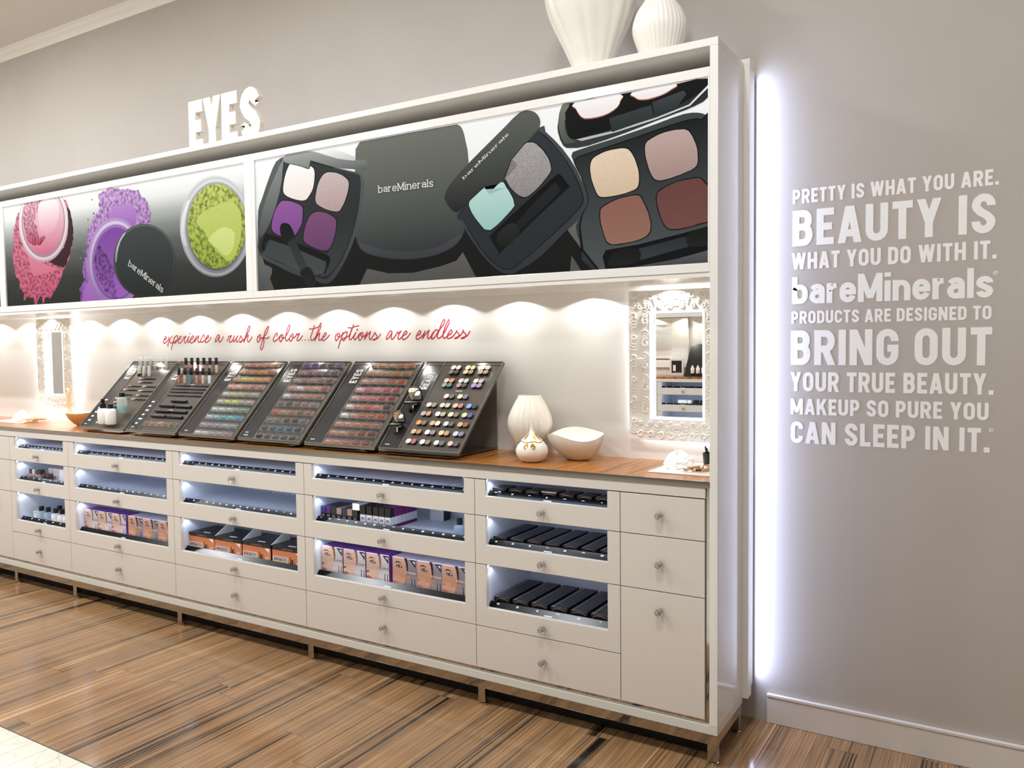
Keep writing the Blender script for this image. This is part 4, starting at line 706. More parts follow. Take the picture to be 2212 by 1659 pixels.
def stand(i):
    xl = XS[i]; o = E('tester_stand', (xl, .03, CT), 0, STANDLAB[i], 'display stand', 'slanted tester stands on the worktop')
    fr = (V3(0, 0, .978-CT), V3(1,0,0), TDv, NBv)
    q = MB(); q.prism([(0, 0), (SW, 0), (SW, TL), (0, TL)], fr, -.010, 0, 0)
    if 2 <= i <= 4:
        for r in range(10):
            for c in range(5): q.rect(.1225+.0545*c, .1225+.0545*c+.045, .0262+.0506*r, .0262+.0506*r+.021, fr, .0003, 1)
    q.rect(.003, .103, .003, TL-.02, fr, .0004, 2)
    q.build('board', [BOARD, HOLE, STRIPB], o)
    q = MB(); e = .0028
    for (a, b, c, d) in ((0, SW, 0, e), (0, SW, TL-e, TL), (0, e, e, TL-e), (SW-e, SW, e, TL-e), (.104, .107, e, TL-e)): q.prism([(a, c), (b, c), (b, d), (a, d)], fr, .0005, .0045)
    q.prism([(0, TL-.021), (SW, TL-.021), (SW, TL-.0195), (0, TL-.0195)], fr, .0005, .003)
    q.build('acrylic_edge', ACRY, o)
    q = MB(); y0, z0 = -.0052, .978-CT-.0105
    q.prism([(0, 0), (SW, 0), (SW, .0095), (0, .0095)], (V3(0, -.0006, .978-CT-.0092), V3(1,0,0), V3(0,0,1), V3(0,-1,0)), -.003, .0015)
    q.build('front_lip', CHROME, o)
    q = MB(); q.box(.02, .357, .012, .378, .0052, .0092)
    q.build('base_plate', mat('bronze smoked acrylic', '6a5a46', .12, metal=.6), o)
    bx('back_panel', (.02, .357, .374, .378, .0093, .372), mat('grey stand back', '8b847c', .35), o)
    for fx in (.024, .349):
        for fy in (.04, .35):
            f = MB(); f.lathe([(.0045, 0), (.0055, .003), (.004, .0055)], 12, (fx, fy, 0)); f.build('foot', CHROME, o, smooth=40)
    # header lettering reads upwards along the left strip
    q = MB()
    if i < 5:
        text(q, 'EYES', (fr[0]+fr[1]*.084+TDv*.362, TDv, V3(-1,0,0), NBv), .044, .088, .2, False, .08, .0005, .0009)
    else:
        text(q, 'READY', (fr[0]+fr[1]*.082+TDv*.333, TDv, V3(-1,0,0), NBv), .034, .106, .2, False, .08, .0005, .0009)
        text(q, 'bareMinerals', (fr[0]+fr[1]*.044+TDv*.333, TDv, V3(-1,0,0), NBv), .013, .098, .14, False, .1, .0005, .0009)
        text(q, 'Eyes', (fr[0]+fr[1]*.099+TDv*.385, TDv, V3(-1,0,0), NBv), .013, .038, .14, False, .1, .0005, .0009)
    for k, (a, w) in enumerate([(.020, .03), (.030, .022)] if i in (3,) else [(.022, .024)]): q.rect(.022, .022+w, a+k*.006, a+.004+k*.006, fr, .0009)
    if i < 2:
        for k in range(6): q.rect(.030, .030+random.uniform(.02, .036), .045+.03*k, .055+.03*k, fr, .0009)
    if i == 1 or i == 5:
        for (a, b) in ((.24, .33), (.22, .15), (.22, .065))[:3 if i == 1 else 2]: q.rect(a, a+.034, b-.004, b, fr, .0009)
    q.build('header_lettering', LETW, o)
    return o
for i in range(6): stand(i)
def on(i, s, t, d=0.0):
    O, U, V, N = bframe(i); return O+U*s+V*t+N*d
TILT = Matrix((V3(1,0,0), TDv, NBv)).transposed().to_4x4()                 # local z points out of the board
def place(o, i, s, t, d=.0008, mat4=None):
    o.matrix_world = Matrix.Translation(on(i, s, t, d)) @ (mat4 or TILT)
# powder pots: clear pot, coloured powder, three stands of ten rows by five
POW = {2: 'd8b0a0 e0907c e09a84 e0987c d0a078|e0d8a8 e0a080 e8906c e8a070 e07848|e8a880 e0d080 e8c878 e8a868 e8a060|e8a890 e8b0a0 d08878 b86860 c07c70|d0d0c8 c8c090 c0b880 a0a080 b0a8a0|c8c8c0 c8d880 c8d870 b0a8a0 b8a8a0|d0d8d8 c8d8d8 b8c8c0 90a898 80a090|b8d0d8 98c0c8 60b0c8 80b8b8 50a0c8|b8a8b8 a898a8 a0a0a8 a8b0b0 a0a0a8|e0dcd8 d0ccc8 b0a8a8 a8a0a0 a09088',
       3: '7a5aa0 6a40a0 6a5478 5a4a58 6f6590|b098a8 b060b0 a08890 8f8088 706870|b8a8a8 a07878 b0888c 907070 6f5050|c89890 d8d0d0 c08878 c8938c a84850|d8d0d2 b89088 c08a84 b8806f 98795a|6f6468 584848 806860 8a7068 8f7a74|c06a40 b89080 b07050 806050 a0705a|8a7e7a 807468 5a4844 504440 6f7070|585058 506070 3f708a 306078 404850|3a2420 585050 5a5c60 505058 404448',
       4: 'e0b9a0 d9a987 c9a48a c96f4e c97a45|dba898 d9b09b d3a793 c98559 b9805a|d8b5a8 d09b92 b98a7a bd5c52 b84a3a|e3b3b6 c95a78 d9788a b54a55 9c3f4a|d9a8a5 d08088 c9707a a84a4a 8f2a30|e8d9d5 d98a78 c9694f cf7f72 5a3028|f0ece8 d0a498 c0705a b06a4a b3543c|d89a92 cfa08c c98a62 b87848 a87868|d89c88 cf9a80 a8684e 8f4a34 6f4034|d99a84 c98f76 b8746a 9a5a44 84503e'}
def hue_word(h):
    r, g, b = [int(h[i:i+2], 16) for i in (0, 2, 4)]; mx, mn = max(r, g, b), min(r, g, b); v = mx/255; s = (mx-mn)/mx
    tone = 'pale' if v > .82 else 'mid' if v > .55 else 'dark'
    if s < .12: c = 'grey' if v < .8 else 'white'
    elif r == mx:
        if b > g+8: c = 'pink' if v > .5 else 'plum'
        elif g-b > (r-g)*.9: c = 'yellow' if v > .75 else 'olive'
        elif g-b > 30 and s > .35: c = 'orange' if v > .7 else 'brown'
        else: c = 'peach' if v > .8 else 'rosy brown' if v > .5 else 'brown'
    elif g == mx: c = 'green'
    else: c = 'violet' if r > g+6 else 'blue'
    return tone+' '+c
def pot_mesh():
    q = MB(); q.cur = 0
    def ring(r0, r1, z0, z1, n=16):
        vs = [(r*math.cos(2*PI*j/n)*1.0, r*math.sin(2*PI*j/n)*.62, z) for r, z in ((r0, z0), (r0, z1), (r1, z1), (r1, z0+.003)) for j in range(n)]
        q.add(vs, [(k*n+j, k*n+(j+1) % n, (k+1)*n+(j+1) % n, (k+1)*n+j) for k in range(3) for j in range(n)])
    q.box(-.0235, .0235, -.013, .013, 0, .002)
    for (a, b, c, d) in ((-.0235, -.0222, -.013, .013), (.0222, .0235, -.013, .013), (-.0222, .0222, -.013, -.0117), (-.0222, .0222, .0117, .013)): q.box(a, b, c, d, .002, .013)
    o = q.build('powder_pot', mat('clear pot plastic', 'd8d4cc', .06, alpha=.2, spec=.9)); bpy.data.objects.remove(o); m1 = bpy.data.meshes['powder_pot']
    q = MB(); n, k = 9, 5; r = random.Random(3); vs = []
    for j in range(k):
        for i in range(n):
            e = i in (0, n-1) or j in (0, k-1)
            vs.append((-.0215+.043*i/(n-1), -.0110+.022*j/(k-1), .0022 if e else .0125+r.uniform(-.002, .0022)))
    q.add(vs, [(j*n+i, j*n+i+1, (j+1)*n+i+1, (j+1)*n+i) for j in range(k-1) for i in range(n-1)])
    o = q.build('powder', WHITEP, smooth=False); bpy.data.objects.remove(o); return m1, bpy.data.meshes['powder']
PM, PWM = pot_mesh()
def powder_mat(h): return mat('powder '+h, tuple(c*.62 for c in lin(h)), .8)
def pot(i, s, t, h, label, group):
    o = bpy.data.objects.new('powder_pot', PM); COL.objects.link(o); place(o, i, s, t)
    c = bpy.data.objects.new('powder', PWM); COL.objects.link(c); c.parent = o
    c.material_slots[0].link = 'OBJECT'; c.material_slots[0].material = powder_mat(h)
    T(o, label, 'pot', group)
SN = {2: 'peach to blue stand', 3: 'violet and brown stand', 4: 'pink and terracotta stand'}
for i in (2, 3, 4):
    for r, row in enumerate(POW[i].split('|')):
        for c, h in enumerate(row.split()):
            pot(i, .145+.0545*c, .0125+.0506*(9-r), h, '%s powder pot, %s row, %s from left, %s' % (hue_word(h), ORD[r+1], ORD[c+1], SN[i]), 'powder pots on the tester stands')
for c, h in enumerate(('9a7458', 'a87c58', 'b08868', 'a07050', '786a60')):
    pot(1, .148+.052*c, .047, h, 'pot of %s powder, %s from left, below the mascaras' % (hue_word(h), ORD[c+1]), 'brow powder pots')
# pressed shadow pans on the right hand stand
def pan_mesh():
    q = MB(); n = 18
    def sq(r, a): return (r*(abs(math.cos(a))**.75)*(1 if math.cos(a) >= 0 else -1), r*(abs(math.sin(a))**.75)*(1 if math.sin(a) >= 0 else -1))
    vs = []
    for r, z in ((.0112, 0), (.0124, .003), (.0124, .010), (.0112, .0112)):
        for j in range(n): p = sq(r, 2*PI*j/n); vs.append((p[0], p[1], z))
    q.add(vs, [(k*n+j, k*n+(j+1) % n, (k+1)*n+(j+1) % n, (k+1)*n+j) for k in range(2) for j in range(n)], 0)
    q.add(vs[2*n:], [(j, (j+1) % n, n+(j+1) % n, n+j) for j in range(n)]+[tuple(range(n, 2*n))], 1)
    o = q.build('shadow_pan', [BPLAST, WHITEP], smooth=35); me = o.data; bpy.data.objects.remove(o); return me
PAN = pan_mesh()
def palette(s, t, cols, label):
    o = E('eyeshadow_palette', (0, 0, 0)); place(o, 5, s, t, .0006); T(o, label, 'eyeshadow', 'pressed shadow testers')
    two = len(cols) == 4
    for k, h in enumerate(cols):
        p = bpy.data.objects.new('shadow_pan', PAN); COL.objects.link(p); p.parent = o
        p.location = (-.0135+.027*(k % 2), (.0130-.026*(k//2)) if two else 0, 0)
        p.material_slots[1].link = 'OBJECT'; p.material_slots[1].material = mat('shadow '+h, h, .45)
QU = [(.186, .4435, 'e8d8dc e0d0d8 7a7078 3a3436'), (.263, .4435, 'efe2c4 d8c880 dcc8a0 8a8050'), (.340, .4435, 'ecdcc8 c8b8a8 b09480 907868'),
      (.186, .3665, 'd8c8b8 d88a5c 8a9488 4a7068'), (.263, .3665, 'd8dcd8 c8ccc8 a08c88 40403e'), (.340, .3665, 'ecdcd8 b8b0a8 a888c0 907aa0')]
for k, (s, t, c) in enumerate(QU): palette(s, t, c.split(), 'square quad of eyeshadow pans, %s from left in the %s row' % (ORD[k % 3+1], 'top' if k < 3 else 'second'))
DU = [(.2895, [(.229, 'd0c0b4 5c5450'), (.300, 'd8d4a0 686878')]), (.239, [(.162, 'dcccb8 8a7c70'), (.233, 'c8bca8 a8b4a0'), (.300, 'd8a8a0 a86a60'), (.369, '7890d0 1c2430')]),
      (.1905, [(.157, 'a8a0a8 b88858'), (.233, 'e8e4d4 a8a078'), (.300, 'dcccac 786858'), (.369, 'd0c48c 384c90')]), (.1405, [(.159, 'd89058 6a6c40'), (.230, 'c8a078 e4d8b8'), (.300, 'b8c4c4 504c48'), (.371, 'c09878 804c30')]),
      (.092, [(.157, 'c4a880 a87850'), (.229, 'ece0dc 8c7478'), (.300, 'e0c088 b08860'), (.372, 'bcc0c8 787080')]), (.041, [(.157, 'e4d0c0 a85a54'), (.229, 'eeeeea 847068'), (.301, 'c8d4cc 605850'), (.370, 'd8acA4 4c4440')])]
for r, (t, row) in enumerate(DU):
    for c, (s, h) in enumerate(row): palette(s, t, h.lower().split(), 'pair of eyeshadow pans, %s from left in the %s row of pairs' % (ORD[c+1], ORD[r+1]))
# the two open compacts on clear pedestals
def compact(s, t, sz, label):
    p = on(5, s, t); o = E('open_compact', p, .12, label, 'compact', 'open compacts on the rightmost stand')
    q = MB()
    def pill(a, b, c, d, z0, z1, mi, fr=None):
        pts = []
        for j in range(20):
            an = 2*PI*j/20; ca, sa = math.cos(an), math.sin(an)
            pts.append(((a+b)/2+(b-a)/2*(abs(ca)**.6)*(1 if ca >= 0 else -1), (c+d)/2+(d-c)/2*(abs(sa)**.6)*(1 if sa >= 0 else -1)))
        q.prism(pts, fr or (V3(0,0,0), V3(1,0,0), V3(0,1,0), V3(0,0,1)), z0, z1, mi)
    h = .024+sz*.3
    pill(-sz, sz, -sz*.95, sz*.95, h, h+.008, 0)
    q.build('base', BPLAST, o)
    q = MB(); pill(-sz*.8, -.002, -sz*.55, sz*.3, h+.008, h+.0086, 0); pill(.002, sz*.8, -sz*.55, sz*.3, h+.008, h+.0086, 1)
    q.build('shadow_pan', [mat('shadow e4dcc8', 'e4dcc8', .45), mat('shadow 8a8a70', '8a8a70', .45)], o)
    an = math.radians(99); Vv = V3(0, math.cos(an)*-1*-1, math.sin(an)); Vv = V3(0, -.367, .930); Nn = V3(0, -.930, -.367)
    q = MB(); f = (V3(0, sz*.95, h+.008+sz), V3(1,0,0), Vv, Nn); pill(-sz, sz, -sz, sz, -.004, .002, 0, f); pill(-sz*.9, sz*.9, -sz*.9, sz*.9, .002, .0022, 1, f)
    q.build('mirror_lid', [BPLAST, MIRROR], o)
    q = MB(); q.box(-.018, .018, -.016, .016, h-.004, h); q.box(-.007, .007, -.006, .006, -.004, h-.004)
    q.build('pedestal', GLASS, o)
compact(.066, .205, .0335, 'open black compact with mirror lid on a pedestal, upper of the two')
compact(.046, .083, .0285, 'open black compact with mirror lid on a pedestal, lower of the two')
# upright tubes and glosses: first the leftmost stand
UPR = Matrix.Identity(4)
def lathe_obj(name, prof, m, parent, n=16, c=(0,0,0), smooth=45):
    q = MB(); q.lathe(prof, n, c); return q.build(name, m, parent, smooth=smooth)
CLEARP = mat('clear tube plastic', 'eef0ee', .08, alpha=.45, spec=.8)
for k in range(6):
    o = E('clear_tube', (0,0,0)); place(o, 0, .115+.047*k, .452, .006, UPR)
    T(o, 'clear upright tube, %s from left in the back row, leftmost stand' % ORD[k+1], 'tube', 'clear tubes on the leftmost stand')
    lathe_obj('body', [(.0085, -.018), (.0085, .04), (.007, .044)], CLEARP, o); lathe_obj('cap', [(.009, .044), (.009, .056), (.0075, .058)], mat('clear cap plastic', 'f2f4f2', .1, alpha=.6), o)
for k in range(3):
    o = E('white_tube', (0,0,0)); place(o, 0, .157+.046*k, .402, .010, UPR)
    T(o, 'white squeeze tube standing cap down, %s from left, leftmost stand' % ORD[k+1], 'tube', 'white tubes on the leftmost stand')
    q = MB(); q.lathe([(.0095, -.005), (.0098, .02), (.0095, .040)], 16, (0,0,0), lambda a, z: 1-.6*abs(math.sin(a))*max(0, (z-.01)/.05)); q.build('body', WHITEP, o, smooth=40)
    lathe_obj('cap', [(.0085, -.020), (.009, -.006), (.008, -.005)], BPLAST if k == 0 else mat('white plastic', 'eeeeec', .35), o)
HAIRS = mat('pale bristles', 'e6dccb', .8)
def rod(name, i, s0, s1, t, r, label, cat, group, tip=None, tipm=None, m=None, ferr=False):
    o = E(name, (0,0,0)); place(o, i, s0, t, .001); T(o, label, cat, group); L = s1-s0
    q = MB(); a = .3*L if tip else 0
    q.tube([(a, 0, r), (a+(L-a)*.5, 0, r), (L, 0, r)], [r, r, r*.75], 8); q.build('handle' if tip else 'barrel', m or BPLAST, o, smooth=40)
    if tip:
        q = MB(); q.tube([(a*.45, 0, r), (a, 0, r)], [r*1.15, r], 8); q.build('ferrule', SILV, o, smooth=40)
        q = MB(); q.tube([(0, 0, r), (a*.2, 0, r), (a*.45, 0, r)], [r*.5, r*tip, r*1.1], 8); q.build('bristles', tipm or HAIRS, o, smooth=40)
    else:
        q = MB(); q.tube([(L*.52, 0, r), (L*.99, 0, r)], [r*1.12, r*1.1], 8); q.build('cap', BPLAST, o, smooth=40)
BR = [(.190, .338, .363, 1.4), (.212, .338, .3355, 1.5), (.140, .260, .305, 1.9), (.285, .400, .304, 1.3), (.132, .253, .276, 1.6), (.280, .401, .271, 1.3), (.121, .245, .241, 1.9), (.288, .399, .238, 1.3),
      (.119, .238, .211, 1.5), (.276, .399, .209, 1.2), (.135, .235, .1815, 1.3), (.136, .235, .1505, 1.7), (.132, .235, .121, 1.6), (.132, .235, .092, 1.4), (.126, .250, .0645, 1.8), (.127, .258, .033, 1.5)]
for k, (a, b, t, tp) in enumerate(BR):
    col = 'left' if a < .2 and k > 1 else 'right' if k > 1 else 'upper'
    rod('makeup_brush', 0, a, b, t, .0034, 'short black makeup brush lying flat, %s from top of the leftmost stand' % ORD[k+1], 'brush', 'brushes on the leftmost stand', tp, mat('red bristles', 'b03a2a', .8) if k == 2 else None)
# bottles in front of the brushes
bw = mat('white bottle plastic', 'f3f1ec', .3)
def bottle(x, y, z, r, h, body, label, cap=BPLAST, ch=.028, pump=False, fill=None, group='white bottles', cat='bottle', cr=.45):
    o = E('bottle', (x, y, z), 0, label, cat, group)
    lathe_obj('body', [(r*.86, 0), (r, .004), (r, h*.84), (r*.9, h*.93), (r*.5, h)], body, o, 24)
    if pump: lathe_obj('pump', [(r*.55, h), (r*.55, h+ch*.5), (r*.35, h+ch*.55), (r*.35, h+ch), (r*.2, h+ch*1.02)], cap, o, 20)
    else: lathe_obj('cap', [(r*cr, h), (r*cr*1.1, h+.002), (r*cr*1.1, h+ch), (r*cr*.95, h+ch+.001)], cap, o, 20)
    if fill: lathe_obj('liquid', [(r*.8, .003), (r*.9, .006), (r*.9, h*.45)], fill, o, 24)
p = on(0, .243, .024, .030); bottle(p.x, p.y-.004, p.z-.012, .0285, .086, bw, 'white bottle with tall black pump on the leftmost stand, left of two', pump=True, ch=.05, group=None)
p = on(0, .312, .024, .030); bottle(p.x, p.y-.004, p.z-.012, .0285, .086, bw, 'white bottle with short black cap on the leftmost stand, right of two', ch=.024, group=None)
p = on(0, .330, .105, .030); bottle(p.x, p.y-.004, p.z-.012, .027, .088, mat('clear bottle plastic', 'dfe8e6', .05, alpha=.4), 'clear bottle half filled with teal liquid behind the white bottles', ch=.022, fill=mat('teal liquid', '2fb0a4', .1), group=None, cr=.5)
# second stand: glosses, pencils, mascaras
GC = ['c8988c', 'c88860', 'c07c74', 'c8a8a0', 'b8b0a8', 'd0b0a4']; GC2 = ['b87868', 'c8b0a0', '4a7a88', 'c0807a', 'd0b0a8', 'd0d4e0']
for row, (t, cs) in enumerate(((.428, GC), (.352, GC2))):
    for k, h in enumerate(cs):
        o = E('gloss_tube', (0,0,0)); place(o, 1, (.122 if row == 0 else .130)+.0505*k+(.045 if row == 0 else 0)*0, t, .010, UPR)
        T(o, 'upright gloss tube with black cap, %s from left in the %s row' % (ORD[k+1], 'upper' if row == 0 else 'lower'), 'gloss', 'black capped glosses')
        lathe_obj('body', [(.0078, -.016), (.0078, .028), (.006, .030)], mat('gloss '+h, h, .15), o); lathe_obj('cap', [(.0085, .030), (.0085, .066), (.0075, .067)], BPLAST, o)
PE = [(.128, .255, .318), (.268, .398, .318), (.114, .260, .294), (.122, .264, .272), (.265, .391, .272), (.119, .255, .247), (.259, .400, .247), (.266, .396, .294)]
for k, (a, b, t) in enumerate(PE): rod('eye_pencil', 1, a, b, t, .0032, 'slim black pencil on the second stand, %s row, %s column' % (ORD[[0,0,1,2,2,3,3,1][k]+1], 'left' if a < .2 else 'right'), 'pencil', 'pencils on the second stand', m=mat('graphite barrel', '2a2826', .3))
MS = [(.198, .325, .205), (.128, .253, .170), (.262, .392, .169), (.128, .253, .132), (.259, .389, .133), (.126, .250, .098), (.258, .386, .098)]
for k, (a, b, t) in enumerate(MS): rod('mascara_tube', 1, a, b, t, .0066, 'thick black mascara tube lying flat, %s' % ['alone on the top row', 'left in the second row', 'right in the second row', 'left in the third row', 'right in the third row', 'left in the lowest row', 'right in the lowest row'][k], 'mascara', 'mascaras on the second stand')
# ------------------------------------------------------------------ vases, bowls, letters of the worktop
def lathed(name, prof, loc, label, cat, m, n=48, mod=None, parts=None):
    q = MB(); q.lathe(prof, n, (0,0,0), mod); o = q.build(name, m, smooth=60, loc=loc); return T(o, label, cat)
def smoothprof(p, n=6): return catmull(p, n)
rim = lambda p, th: p+[(p[-1][0]-th, p[-1][1]+.001), (p[-1][0]-th*1.2, p[-1][1]-.03), (p[-1][0]*.6, p[-1][1]-.06)]
lathed('vase', rim(smoothprof([(.040, 0), (.048, .012), (.062, .045), (.083, .095), (.0915, .132), (.085, .170), (.066, .212), (.050, .240), (.0455, .250)]), .004), (-.8795, .300, CT+.0002),
       'tall ribbed ivory vase with open rim standing behind the gold leaf vase', 'vase', CREAMC, 72, lambda a, z: 1+.035*math.cos(22*a))
v = E('bud_vase', (-.7855, .1495, CT+.0002), 0, 'small onion shaped white vase with gold leaves round its shoulder', 'vase')
prof = smoothprof([(.033, 0), (.046, .008), (.060, .027), (.0635, .046), (.057, .066), (.040, .086), (.022, .102), (.010, .116), (.0055, .130), (.0045, .146), (.0062, .158)])
fac = lambda a, z: 1+.06*(abs(math.sin(4*a+.6))-.6)*max(0, 1-z/.09)
q = MB(); q.lathe(prof, 64, (0,0,0), fac); q.build('body', CERAM, v, smooth=60)
def surf(a, z):
    for (r0, z0), (r1, z1) in zip(prof, prof[1:]):
        if z0 <= z <= z1: r = r0+(r1-r0)*(z-z0)/(z1-z0); break
    r = r*fac(a, z)+.0012; return (r*math.cos(a), r*math.sin(a), z)
q = MB(); rr_ = random.Random(5)
for k in range(13):
    a0 = 2*PI*k/13+rr_.uniform(-.08, .08); z0 = .081+rr_.uniform(-.003, .004); dn = k % 3 != 0; L = rr_.uniform(.024, .034)*(-1 if dn else 1); wv = rr_.uniform(.16, .23)
    pts = [(0, 0), (.35, .75), (.6, .8), (1, 0), (.6, -.8), (.35, -.75)]
    q.add([surf(a0+wv*p[1]+.12*p[0]*(1 if k % 2 else -1), z0+(L if z0+L > .045 else .03)*p[0]) for p in pts], [tuple(range(6))])
q.tube([surf(2*PI*j/40, .081+.002*math.sin(5*2*PI*j/40)) for j in range(41)], .0012, 6)
q.build('gold_leaves', GOLD, v)
def bowl(name, loc, label, rx, ry, hz, base, rimf, m_in, m_out, rib=0, par=None, n=72, skew=0):
    K = 9; q = MB()
    for side in (0, 1):
        vs = []
        for j in range(K+1):
            t = j/K
            for i in range(n):
                a = 2*PI*i/n; zr = rimf(a); s = t**(.8)
                r = base+(1-base)*(1-(1-t)**1.55)
                rb = 1+(rib*math.cos(40*a) if rib and not side else 0)
                x = rx*r*math.cos(a)*rb+skew*t; y = ry*r*math.sin(a)*rb*(1-.22*max(0, -math.cos(a))**3*t)
                if side: x *= .955; y *= .955
                vs.append((x, y, max(zr*t**1.25, .004 if side else 0)))
        fs = [(j*n+i, j*n+(i+1) % n, (j+1)*n+(i+1) % n, (j+1)*n+i) for j in range(K) for i in range(n)]+[tuple(range(n-1, -1, -1))]
        if side: fs = [f[::-1] for f in fs]
        b0 = len(q.v); q.add(vs, fs, side)
    N1 = (K+1)*n; o = K*n
    q.add([q.v[o+i] for i in range(n)]+[q.v[N1+o+i] for i in range(n)], [(i, (i+1) % n, n+(i+1) % n, n+i) for i in range(n)], 1)
    return q.build(name, [m_out, m_in], par, smooth=60, loc=loc)
def bowl_rim(a): return BR0[0]+sum(BR0[2*k-1]*math.cos(k*a)+BR0[2*k]*math.sin(k*a) for k in (1, 2, 3))
BR0 = (0.1024, -0.0031, 0.0125, -0.0048, 0.0035, 0.0069, 0.0006)
b = bowl('bowl', (-.6475, .278, CT+.0002), '', .119, .088, .09, .34, bowl_rim, CERAM, CREAMC, .016, skew=-.014)
T(b, 'ribbed cream bowl with a wavy rim and two pinched ends beside the vases', 'bowl')
sw = E('swan_bowl', (-3.955, .250, CT+.0002), 0, 'tan bowl with a white inside and long curved swan neck at far left', 'bowl')
bowl('body', (0, 0, 0), '', .165, .085, .09, .35, lambda a: .078+.016*abs(math.cos(a))**2, CERAM, mat('tan glaze', 'c98f4f', .3), 0, sw)
q = MB(); q.tube(catmull([(-.130, 0, .050), (-.158, 0, .080), (-.168, 0, .120), (-.166, 0, .165), (-.166, 0, .205), (-.176, 0, .217), (-.194, 0, .212)]), [.012]*20+[.010]*6+[.007]*5, 10); q.build('neck', mat('cream neck glaze', 'dcbf94', .3), sw, smooth=60)
# the vases on top of the unit
lathed('fluted_vase', rim(smoothprof([(.060, 0), (.067, .02), (.074, .046), (.100, .105), (.142, .195), (.164, .262), (.168, .315), (.150, .385), (.105, .440), (.075, .470), (.078, .500)]), .006), (-.518, .150, 2.3842),
       'large white vase with deep vertical flutes on top of the display', 'vase', CERAM, 128, lambda a, z: 1+.035*(abs(math.sin(8*(a+z*.8)))-.55))
lathed('gourd_vase', rim(smoothprof([(.052, 0), (.062, .02), (.075, .052), (.091, .100), (.093, .132), (.080, .175), (.056, .212), (.046, .235), (.040, .275), (.046, .310)]), .004), (-.2545, .150, 2.3842),
       'smaller white ribbed gourd vase at the right end of the display top', 'vase', CERAM, 160, lambda a, z: 1+.014*math.cos(36*a+14*z))
# trays with tissue and applicators
TRAY = mat('white acrylic tray', 'f3f1ee', .15)
def tray(x0, x1, y0, y1, label):
    q = MB(); q.box(x0, x1, y0, y1, CT+.0001, CT+.004); o = q.build('tray', TRAY, bevel=.001); T(o, label, 'tray')
tray(-.285, -.060, .105, .385, 'flat white tray under crumpled tissue at the right end of the worktop')
tray(-4.86, -4.50, .150, .350, 'flat white tray with tissue at the left end of the worktop')
TISS = mat('white tissue', 'f6f5f2', .9)
def tissue(c, s, label, seed):
    r = random.Random(seed); n, k = 22, 11; q = MB(); vs = []
    for j in range(k):
        ph = (PI/2)*j/(k-1)
        for i in range(n):
            a = 2*PI*i/n; f = 1+.16*math.sin(3*a+seed)+.1*math.sin(7*a+2*j)+r.uniform(-.07, .07)
            vs.append((c[0]+s[0]*math.cos(ph)*math.cos(a)*f, c[1]+s[1]*math.cos(ph)*math.sin(a)*f, c[2]+s[2]*math.sin(ph)*(1+.22*math.sin(2*a+seed))*(1+r.uniform(-.08, .08))))
    q.add(vs, [(j*n+i, j*n+(i+1) % n, (j+1)*n+(i+1) % n, (j+1)*n+i) for j in range(k-1) for i in range(n)]+[tuple(range(n-1, -1, -1))])
    T(q.build('tissue', TISS), label, 'tissue')
tissue((-.218, .230, CT+.0042), (.056, .05, .052), 'crumpled white tissue on the tray at the right end of the worktop', 1)
tissue((-4.665, .255, CT+.0042), (.050, .05, .060), 'crumpled white tissue on the tray at the left end', 2)
STK = mat('pale birch stick', 'c99a5c', .5)
def sticks(x0, x1, y0, y1, n, seed, word, tipm, ang):
    r = random.Random(seed)
    for k in range(n):
        x = x0+(x1-x0)*(k+.5)/n; y = r.uniform(y0, y1); z = CT+.0075+.0065*(k % 3)
        o = E('applicator_stick', (x, y, z), r.uniform(-ang, ang)-PI*.12, 'small wooden applicator stick, %s from left in the pile %s' % (ORD[k+1], word), 'applicator', 'applicator sticks '+word)
        q = MB(); q.tube([(0, -.035, 0), (0, .04, 0)], .0026, 8); q.build('stick', STK, o, smooth=40)
        q = MB(); q.tube([(0, -.049, 0), (0, -.044, 0), (0, -.034, 0)], [.002, .005, .003], 8); q.build('tip', tipm if k % 3 == 1 else mat('cotton bud', 'f4f2ee', .9), o, smooth=40)
sticks(-.150, -.085, .165, .235, 13, 4, 'at the right end', BPLAST, .35)
sticks(-4.60, -4.47, .200, .280, 12, 5, 'at the left end', mat('cotton bud', 'f4f2ee', .9), .5)
cup = E('wand_cup', (-.128, .345, CT+.0002), 0, 'black cup of spare wands at the right end of the worktop', 'cup')
lathe_obj('cup', [(.030, .0042), (.034, .05), (.031, .05), (.028, .01)], BPLAST, cup, 24)
for k in range(9):
    a = 2*PI*k/9; q = MB(); q.tube([(.012*math.cos(a), .012*math.sin(a), .012), (.024*math.cos(a), .024*math.sin(a), .058+.008*(k % 3))], .0032, 6); q.build('wand', BPLAST, cup, smooth=40)
# ------------------------------------------------------------------ goods in the drawers
SKIN1, SKIN2 = mat('printed fair skin', 'd8b49c', .45), mat('printed tan skin', 'cc9a7e', .45)
PRT = {k: mat('print '+k, v, .45) for k, v in dict(greyc='cfc6c6', greyw='8f8386', hairb='8a6246', hairk='1c1516', eye='3a3434', iris='7a8a90', brow='6a4a3a', lip='b8607a', lipw='c07a70', ora='d88a4a', dark='241e22', pale='ece4e0', orange='c9784a', sky='8f8a98', sand='d9c08a').items()}
def carton(name, x0, y0, z0, w, h, d, mats, draw=None, label=None, cat='box', group=None):
    '''mats[0] front, mats[1] top, mats[2] sides'''
    q = MB(); q.box(0, w, 0, d, 0, h, 2)
    q.m[1] = 1; q.m[2] = 0
    ms = list(mats)
    if draw: draw(q, w, h, ms)
    o = q.build(name, ms, loc=(x0, y0, z0)); T(o, label, cat, group); return o
def idx(ms, m):
    if m not in ms: ms.append(m)
    return ms.index(m)
